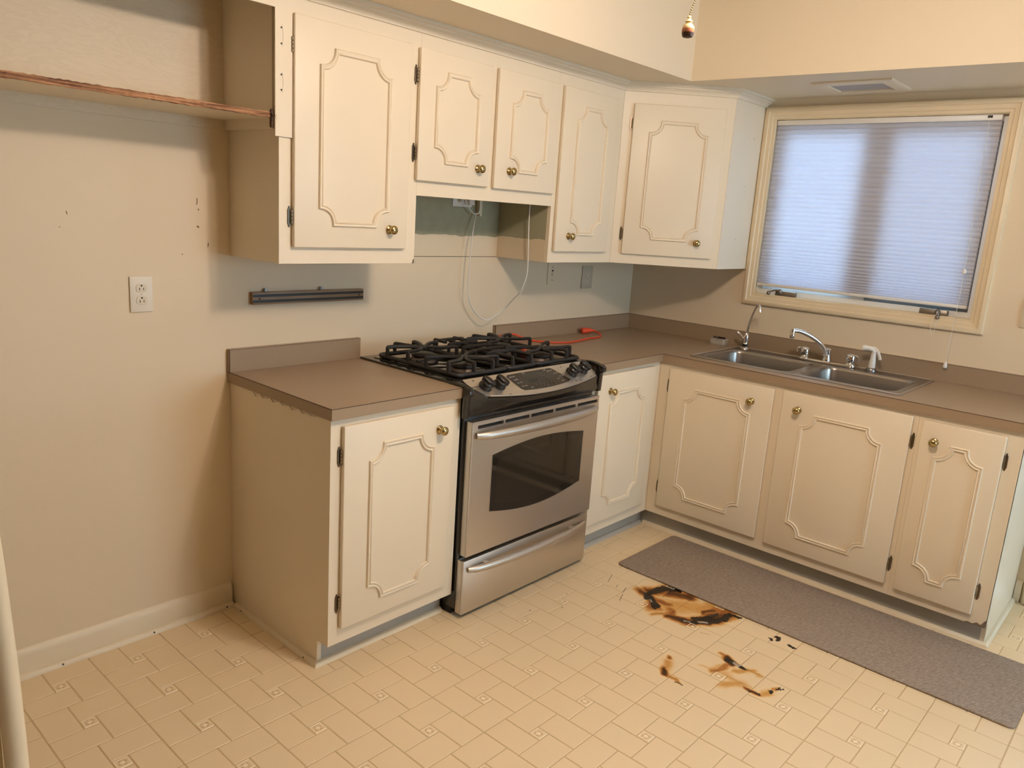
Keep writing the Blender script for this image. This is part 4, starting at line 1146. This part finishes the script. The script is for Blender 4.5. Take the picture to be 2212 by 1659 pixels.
# rim deck with two openings: strips meeting the bowl outlines
mb = MB(); zt_ = H+.0035
def deck(outer, holes):
    bm = bmesh.new()
    ed = []
    for loop in [outer]+holes:
        vv = [bm.verts.new((x_, y_, zt_)) for x_, y_ in loop]
        for i in range(len(vv)): ed.append(bm.edges.new((vv[i], vv[(i+1) % len(vv)])))
    bmesh.ops.triangle_fill(bm, use_beauty=True, use_dissolve=False, edges=ed)
    kill = []
    for f in bm.faces:
        c = f.calc_center_median()
        for x0, x1, y0, y1 in (b1, b2):
            if x0+.012 < c.x < x1-.012 and y0+.012 < c.y < y1-.012: kill.append(f)
    bmesh.ops.delete(bm, geom=list(set(kill)), context='FACES')
    bm.verts.index_update(); bm.faces.ensure_lookup_table()
    r_ = ([tuple(v.co) for v in bm.verts], [[v.index for v in f.verts] for f in bm.faces]); bm.free(); return r_
outer = rrect(SX0+.006, SX1-.006, SYA+.006, SYB-.006, .02, 5)
mb.add(*deck(outer, [rrect(*b1, .05, 6), rrect(*b2, .05, 6)]))
o2 = rrect(SX0, SX1, SYA, SYB, .024, 5); m_ = len(outer)
mb.add([(x_, y_, zt_) for x_, y_ in outer]+[(x_, y_, H+.0003) for x_, y_ in o2], [(k, (k+1)%m_, m_+(k+1)%m_, m_+k) for k in range(m_)])
mb.build('rim', 'sink_steel', s, smooth=25)
MB().sweep2d(rrect(SX0+.008, SX1-.008, SYA+.008, SYB-.008, .02, 5), [(-.003,0),(-.001,.0022),(.001,.0022),(.003,0)], lambda u, w_, h: (u, w_, zt_+h)).build('rim_bead', 'handle_steel', s)

ZD = H+.004
f = thing('kitchen_faucet', (-.10,-1.215,ZD), 'chrome two-handle kitchen faucet with arched spout on the sink', 'faucet')
MB().prism(rrect(-.125,-.075,-1.355,-1.080,.024,6), pl, ZD, ZD+.012).build('base_plate', 'chrome', f, bevel=.004)
MB().lathe([(.020,0),(.019,.012),(.016,.020),(.016,.050),(.018,.056),(.013,.062),(.004,.063)], 20, (-.10,-1.215,ZD+.011)).build('spout_post', 'chrome', f, smooth=50)
pts = spline([(-.102,-1.214,.935),(-.118,-1.209,.965),(-.150,-1.190,1.005),(-.190,-1.155,1.037),(-.228,-1.118,1.056),(-.255,-1.097,1.058)], 5)
so_ = MB().tube(pts, [.0125-.0035*i/(len(pts)-1) for i in range(len(pts))], 12).build('spout', 'chrome', f, smooth=60)
MB().lathe([(.0095,.012),(.0105,.006),(.0105,-.012),(.0115,-.014),(.0115,-.028),(.009,-.032)], 16, (-.257,-1.095,1.054), (.0,.0,1)).build('aerator', 'chrome', so_, smooth=40)
for y_, sg in ((-1.107,1),(-1.328,-1)):
    ho = MB().lathe([(.020,0),(.021,.004),(.018,.008),(.019,.012),(.0215,.020),(.0210,.044),(.018,.050),(.008,.053)], 20, (-.10,y_,ZD+.011)).build('tap_handle', 'chrome', f, smooth=50)
    MB().tube(spline([(-.10,y_+sg*-.016*-1,ZD+.055),(-.104,y_+sg*.026,ZD+.057),(-.106,y_+sg*.034,ZD+.050),(-.106,y_+sg*.036,ZD+.034)], 4), .0045, 8).build('lever', 'chrome', ho)
f = thing('filter_faucet', (-.09,-.79,ZD), 'slim chrome drinking-water tap at the left rear of the sink', 'faucet')
MB().lathe([(.022,0),(.020,.006),(.014,.010),(.014,.016)], 18, (-.09,-.79,ZD)).build('base', 'chrome', f, smooth=50)
MB().lathe([(.0155,0),(.0155,.014)], 18, (-.09,-.79,ZD+.012)).build('collar', 'black_plastic', f)
MB().lathe([(.014,0),(.011,.006),(.013,.014),(.014,.03),(.012,.05),(.008,.058)], 16, (-.09,-.79,ZD+.026)).build('valve_body', 'chrome', f, smooth=50)
MB().tube(spline([(-.09,-.786,ZD+.040),(-.098,-.766,ZD+.062),(-.106,-.744,ZD+.084)], 4), [.006,.0065,.007,.0075,.008,.0085,.009,.0085,.006], 10).build('lever', 'chrome', f, smooth=60)
MB().tube(spline([(-.09,-.791,.985),(-.095,-.800,1.04),(-.112,-.820,1.09),(-.135,-.843,1.128),(-.150,-.860,1.143),(-.160,-.873,1.138),(-.166,-.882,1.112)], 5), .0058, 10).build('spout', 'chrome', f, smooth=60)
f = thing('side_sprayer', (-.10,-1.425,ZD), 'white pull-out side sprayer right of the kitchen faucet', 'sprayer')
MB().lathe([(.022,0),(.021,.008),(.018,.014),(.016,.016)], 18, (-.10,-1.425,ZD)).build('holder', 'grey_metal', f, smooth=50)
MB().lathe([(.0155,0),(.015,.02),(.012,.05),(.010,.075),(.010,.082)], 16, (-.10,-1.425,ZD+.014)).build('handle', 'white_plastic', f, smooth=50)
MB().tube(spline([(-.10,-1.430,ZD+.088),(-.102,-1.415,ZD+.101),(-.106,-1.392,ZD+.104),(-.108,-1.378,ZD+.102)], 4), [.010]*4+[.0125]*5+[.0135]*4, 14).build('spray_head', 'white_plastic', f, smooth=60)
MB().tube(spline([(-.101,-1.418,ZD+.110),(-.100,-1.438,ZD+.098),(-.100,-1.452,ZD+.072),(-.100,-1.456,ZD+.058)], 4), .0042, 8, sy=1.6).build('trigger', 'white_plastic', f)

# soap box by the corner
f = thing('soap_box', (-.065,-.628,H), 'small clear plastic box with a black pen left of the sink', 'box')
mb = MB(); P_ = rrect(-.090,-.034,-.672,-.585,.010,4); m_ = len(P_)
P2 = rrect(-.087,-.037,-.669,-.588,.008,4)
mb.add([(x_,y_,H+.0005) for x_,y_ in P_]+[(x_,y_,H+.030) for x_,y_ in P_]+[(x_,y_,H+.030) for x_,y_ in P2]+[(x_,y_,H+.004) for x_,y_ in P2],
       [tuple(range(m_))]+[(k,(k+1)%m_,m_+(k+1)%m_,m_+k) for k in range(m_)]+[(m_+k,m_+(k+1)%m_,2*m_+(k+1)%m_,2*m_+k) for k in range(m_)]+[(2*m_+k,2*m_+(k+1)%m_,3*m_+(k+1)%m_,3*m_+k) for k in range(m_)]+[tuple(3*m_+k for k in range(m_))])
mb.build('tray', 'clear_plastic', f)
pn = thing('marker_pen', (-.062,-.628,H+.03), 'black marker pen lying across the clear plastic box', 'pen')
MB().tube([(-.060,-.595,H+.0355),(-.062,-.660,H+.0355)], .0048, 10).build('barrel', 'black_plastic', pn)
MB().tube([(-.0601,-.600,H+.0355),(-.0608,-.622,H+.0355)], .0052, 10).build('cap', 'grey_metal', pn)

# ------------------------------------------------------------------ things on the walls
def outlet(name, x0, x1, z0, z1, m_plate, m_face, label, horizontal=False):
    t = thing(name, ((x0+x1)/2, -.003, (z0+z1)/2), label, 'outlet', 'wall outlets')
    MB().box(x0, x1, -.0065, -.0005, z0, z1).build('plate', m_plate, t, bevel=.0025)
    cx_, cz_ = (x0+x1)/2, (z0+z1)/2
    fn_ = lambda u, w_, h: (cx_+u, -.0065-h, cz_+w_)
    if horizontal: fn_ = lambda u, w_, h: (cx_+w_, -.0065-h, cz_+u)
    for s_ in (.0195, -.0195):
        P_ = [(math.cos(a)*.0175, max(-.0135, min(.0135, math.sin(a)*.0175))+s_) for a in [2*PI*k/24 for k in range(24)]]
        fo = MB().prism(P_, fn_, -.001, .0016).build('socket_face', m_face, t, bevel=.0006, segs=1)
        MB().prism([(-.0075,s_-.0075),(-.0050,s_-.0075),(-.0050,s_+.0015),(-.0075,s_+.0015)], fn_, .001, .0019).prism([(.0050,s_-.0065),(.0072,s_-.0065),(.0072,s_+.0010),(.0050,s_+.0010)], fn_, .001, .0019).prism([(math.cos(2*PI*k/10)*.0030, s_+.0078+math.sin(2*PI*k/10)*.0030) for k in range(10)], fn_, .001, .0019).build('socket_slots', 'slot_black', fo, smooth=0)
    MB().prism([(math.cos(2*PI*k/10)*.0025, math.sin(2*PI*k/10)*.0025) for k in range(10)], fn_, .0, .0012).build('screw', 'grey_plate', t, smooth=0)
    return t
outlet('wall_outlet', -2.854, -2.783, 1.130, 1.244, 'painted_plate', 'almond_plastic', 'cream double wall outlet in the empty fridge space')
outlet('wall_outlet', -.494, -.402, 1.141, 1.263, 'grey_plate', 'almond_plastic', 'grey-beige double wall outlet above the backsplash near the corner')
outlet('wall_outlet', -1.475, -1.358, 1.528, 1.600, 'white_plastic', 'grey_plate', 'white sideways wall outlet under the short cabinet in the hood gap', True)
t = thing('wall_jack', (-.75,-.003,1.23), 'wall-coloured painted jack plate left of the corner outlet', 'wall plate')
MB().box(-.786, -.714, -.005, -.0005, 1.168, 1.284).build('plate', 'wall_paint', t, bevel=.0015)
MB().prism([(math.cos(2*PI*k/14)*.007-.75, math.sin(2*PI*k/14)*.010+1.222) for k in range(14)], lambda u, w_, h: (u,-.005-h,w_), 0, .002).build('jack', 'grey_plate', t)
MB().box(-.755,-.745,-.0075,-.005,1.236,1.244).build('jack_slot', 'slot_black', t)
for z_ in (1.258, 1.192): MB().lathe([(.003,0),(.002,.0015)], 8, (-.75,-.005,z_), (0,-1,0)).build('screw', 'slot_black', t)
t = thing('light_switch', (-.003,-1.985,1.24), 'beige light switch right of the window at the picture edge', 'switch')
MB().box(-.0065, -.0005, -2.024, -1.952, 1.183, 1.297).build('plate', 'almond_plastic', t, bevel=.002)
MB().box(-.014, -.006, -1.993, -1.983, 1.232, 1.252).build('toggle', 'almond_plastic', t, bevel=.002)
# knife strip
t = thing('knife_strip', (-2.197,-.01,1.138), 'wooden magnetic knife strip with two black bars on the wall', 'knife rack')
MB().box(-2.440, -1.956, -.020, -.0005, 1.138, 1.182).build('board', 'strip_wood', t, bevel=.0012)
for z0 in (1.1445, 1.1645): MB().box(-2.4385, -1.9575, -.0214, -.0195, z0, z0+.0095).build('magnet_bar', 'black_plastic', t)
for x_ in (-2.412, -1.978): MB().lathe([(.004,0),(.003,.0014)], 10, (x_,-.0198,1.159), (0,-1,0)).build('screw', 'slot_black', t)
for x_ in (-2.385, -2.150):
    MB().lathe([(.004,0),(.005,.006),(.0045,.012)], 12, (x_,-.0105,1.182), (0,0,1)).lathe([(.0055,0),(.0055,.008)], 12, (x_,-.016,1.189), (0,1,0)).build('mounting_clip', 'grey_metal', t)
# plug adaptor and white cord
t = thing('power_adaptor', (-1.385,-.03,1.545), 'white plug adaptor pushed into the outlet in the hood gap', 'plug')
MB().box(-1.405, -1.372, -.040, -.0085, 1.538, 1.572).build('casing', 'white_plastic', t, bevel=.003)
MB().box(-1.372, -1.366, -.034, -.012, 1.543, 1.567).build('collar', 'black_plastic', t)
tag(MB().box(-1.327, -1.312, -.028, -.0005, 1.492, 1.60).build('cord_guard', 'almond_plastic', bevel=.002), 'cream plastic strip on the wall beside the outlet in the hood gap', 'cord guard')
tag(MB().tube(spline([(-1.335,-.03,1.60),(-1.332,-.032,1.52),(-1.352,-.030,1.500),(-1.385,-.030,1.512),(-1.418,-.032,1.545),(-1.425,-.024,1.575)], 6), .0024, 8).build('short_cord', 'white_cord'), 'short looped white cord hanging from the outlet in the hood gap', 'cord')
q = [(-1.340,-.02,1.505),(-1.366,-.035,1.46),(-1.388,-.05,1.386),(-1.402,-.055,1.28),(-1.404,-.055,1.178),(-1.392,-.055,1.12),(-1.352,-.055,1.062),(-1.275,-.055,1.022),(-1.205,-.055,1.043),(-1.150,-.055,1.079),(-1.085,-.058,1.125),(-1.048,-.06,1.168),(-1.020,-.06,1.24)]
q += [(-1.022,-.07,1.305),(-1.034,-.08,1.40),(-1.180,-.10,1.50)][:2]
cordpts = [(-1.340,-.02,1.505),(-1.366,-.035,1.46),(-1.390,-.05,1.386),(-1.402,-.055,1.28),(-1.404,-.055,1.178),(-1.392,-.055,1.12),(-1.352,-.055,1.062),(-1.277,-.055,1.022),(-1.215,-.065,1.045),(-1.187,-.09,1.079),(-1.190,-.15,1.135),(-1.196,-.19,1.170),(-1.193,-.215,1.24),(-1.190,-.215,1.305),(-1.196,-.214,1.40),(-1.199,-.212,1.50),(-1.199,-.212,1.606)]
tag(MB().tube(spline(cordpts, 6), .0026, 8).build('white_cord', 'white_cord'), 'long white cord drooping in a loop above the range', 'cord')
# scuffs on the fridge-space wall
for (x0,z0,x1,z1,r_) in ((-3.024,1.438,-3.021,1.428,.0016),(-3.044,1.392,-3.043,1.390,.0018),(-2.626,1.497,-2.627,1.476,.0022),(-2.622,1.462,-2.621,1.458,.0026),(-2.628,1.407,-2.622,1.402,.004),(-2.590,1.352,-2.592,1.338,.0020),(-2.681,1.315,-2.680,1.312,.003)):
    tag(MB().tube([(x0,-.0004,z0),((x0+x1)/2+.001,-.0006,(z0+z1)/2),(x1,-.0004,z1)], r_, 6, sy=.5).build('trim_scuff', 'paint_scrape'), kind='structure')

# orange extension cord on the worktop
t = thing('extension_cord', (-.8,-.1,H), 'orange extension cord end lying on the worktop right of the range', 'cord')
oc = [(-1.178,-.040,.918),(-1.160,-.036,.932),(-1.096,-.032,.937),(-1.045,-.034,.934),(-1.000,-.050,.918),(-.972,-.095,H+.0055),(-.930,-.168,H+.005),(-.840,-.214,H+.005),(-.740,-.205,H+.005),(-.650,-.190,H+.005),(-.560,-.188,H+.005),(-.500,-.165,H+.006),(-.460,-.120,H+.012),(-.452,-.092,H+.018)]
oc = oc[1:]
MB().tube(spline(oc, 6), .0045, 8).build('cable', 'orange_rubber', t, smooth=60)
MB().tube(spline([(-.452,-.092,H+.018),(-.462,-.072,H+.018),(-.482,-.058,H+.017)], 4), [.006,.006,.007,.008,.010,.0125,.014,.015,.015], 12).tube([(-.482,-.058,H+.017),(-.512,-.046,H+.0165)], [.0155,.0155], 12).build('plug_body', 'orange_rubber', t, bevel=.001)
for o_ in (-.006, .006): MB().box(-.530, -.512, -.043+o_*.5-.001, -.041+o_*.5+.001, H+.014+o_, H+.018+o_).build('prong', 'grey_metal', t)

# ------------------------------------------------------------------ soffit light
t = thing('recessed_light', (-.25,-1.235,ZS), 'square recessed ceiling light, switched off, in the soffit above the window', 'light')
mb = MB()
mb.sweep2d([(-.385,-1.402),(-.115,-1.402),(-.115,-1.068),(-.385,-1.068)], [(0,0),(0,.006),(.010,.011),(.050,.011),(.054,.004),(.054,0)], lambda u, w_, h: (u, w_, ZS-h))
mb.build('frame', 'trim_paint', t)
MB().box(-.331, -.169, -1.348, -1.122, ZS-.005, ZS-.0005).build('lens', 'lens_grey', t)

# ------------------------------------------------------------------ ceiling fan with light kit and pull chain
FXc, FYc = -2.16, -1.90
t = thing('ceiling_fan', (FXc,FYc,1.90), 'turned wooden pull on a beaded chain hanging from the ceiling fan', 'ceiling fan')
MB().lathe([(.09,0),(.10,-.01),(.10,-.03),(.03,-.035)], 24, (FXc,FYc,ZC-.001)).build('canopy', 'fan_white', t, smooth=40)
MB().lathe([(.05,0),(.11,-.008),(.12,-.03),(.12,-.06),(.07,-.08),(.05,-.085)], 28, (FXc,FYc,ZC-.034)).build('motor', 'fan_white', t, smooth=40)
MB().lathe([(.05,0),(.06,-.01),(.06,-.03),(.03,-.045)], 24, (FXc,FYc,ZC-.119)).build('light_kit', 'fan_white', t, smooth=40)
for k in range(5):
    a = math.radians(20+72*k); c_, s_ = math.cos(a), math.sin(a)
    M2 = Matrix(((c_,-s_,0,FXc),(s_,c_,0,FYc),(0,0,1,ZC-.108),(0,0,0,1))) @ Matrix.Rotation(math.radians(9), 4, 'X')
    P_ = [(.17,-.045),(.55,-.062),(.62,-.05),(.645,0),(.62,.05),(.55,.062),(.17,.045)]
    bo_ = MB(M2).prism(P_, pl, -.003, .003).build('blade', 'fan_white', t, bevel=.001)
    MB(M2).box(.08,.22,-.015,.015,.003,.008).build('blade_arm', 'brass_dark', bo_)
for k in range(3):
    a = math.radians(75+120*k)
    e = Vector((FXc+.10*math.cos(a), FYc+.10*math.sin(a), 2.305))
    MB().tube([(FXc+.04*math.cos(a), FYc+.04*math.sin(a), 2.355), e+Vector((0,0,.032))], .012, 10).build('bulb_socket', 'fan_white', t)
    ld = bpy.data.lights.new('bulb', 'POINT'); ld.energy = BULB_W; ld.color = BULB_COL; ld.shadow_soft_size = .048
    lo = bpy.data.objects.new('bulb', ld); COL.objects.link(lo); lo.parent = t; lo.location = e-BASE[t.name]
PX, PY = -2.33, -1.604
ch = MB()
z_ = 1.944; k = 0
while z_ < 2.34:
    x_ = PX+(FXc-PX)*.85*((z_-1.944)/.396)**1.4; y_ = PY+(FYc-PY)*.85*((z_-1.944)/.396)**1.4
    ch.lathe([(.0004,-.0019),(.0017,-.0010),(.0019,0),(.0017,.0010),(.0004,.0019)], 6, (x_, y_, z_)); z_ += .0044
ch.build('pull_chain', 'brass', t, smooth=60)
po = MB().lathe([(.006,1.902),(.0105,1.9035),(.0125,1.908),(.0132,1.914),(.0130,1.9185),(.0122,1.919),(.0128,1.9198),(.0122,1.9235),(.0095,1.9275),(.0070,1.929)], 20, (PX,PY,0)).build('pull_knob', 'pull_wood', t, smooth=40)
MB().lathe([(.0070,1.9285),(.0068,1.931),(.0050,1.9325),(.0082,1.9335),(.0078,1.9345),(.0035,1.939),(.0030,1.9405),(.0044,1.942),(.0036,1.9440),(.0010,1.9455)], 18, (PX,PY,0)).build('pull_cap', 'pull_cream', t, smooth=40)

# ------------------------------------------------------------------ floor mat
ang = math.radians(-.35)
M2 = Matrix.Translation((-.850,-1.556,0)) @ Matrix.Rotation(ang, 4, 'Z')
o = MB(M2).prism(rrect(-.243,.243,-.776,.776,.022,5), pl, .0012, .0085).build('floor_mat', 'rug_fabric', bevel=.003)
tag(o, 'long grey-brown floor mat along the front of the sink cabinet', 'mat')
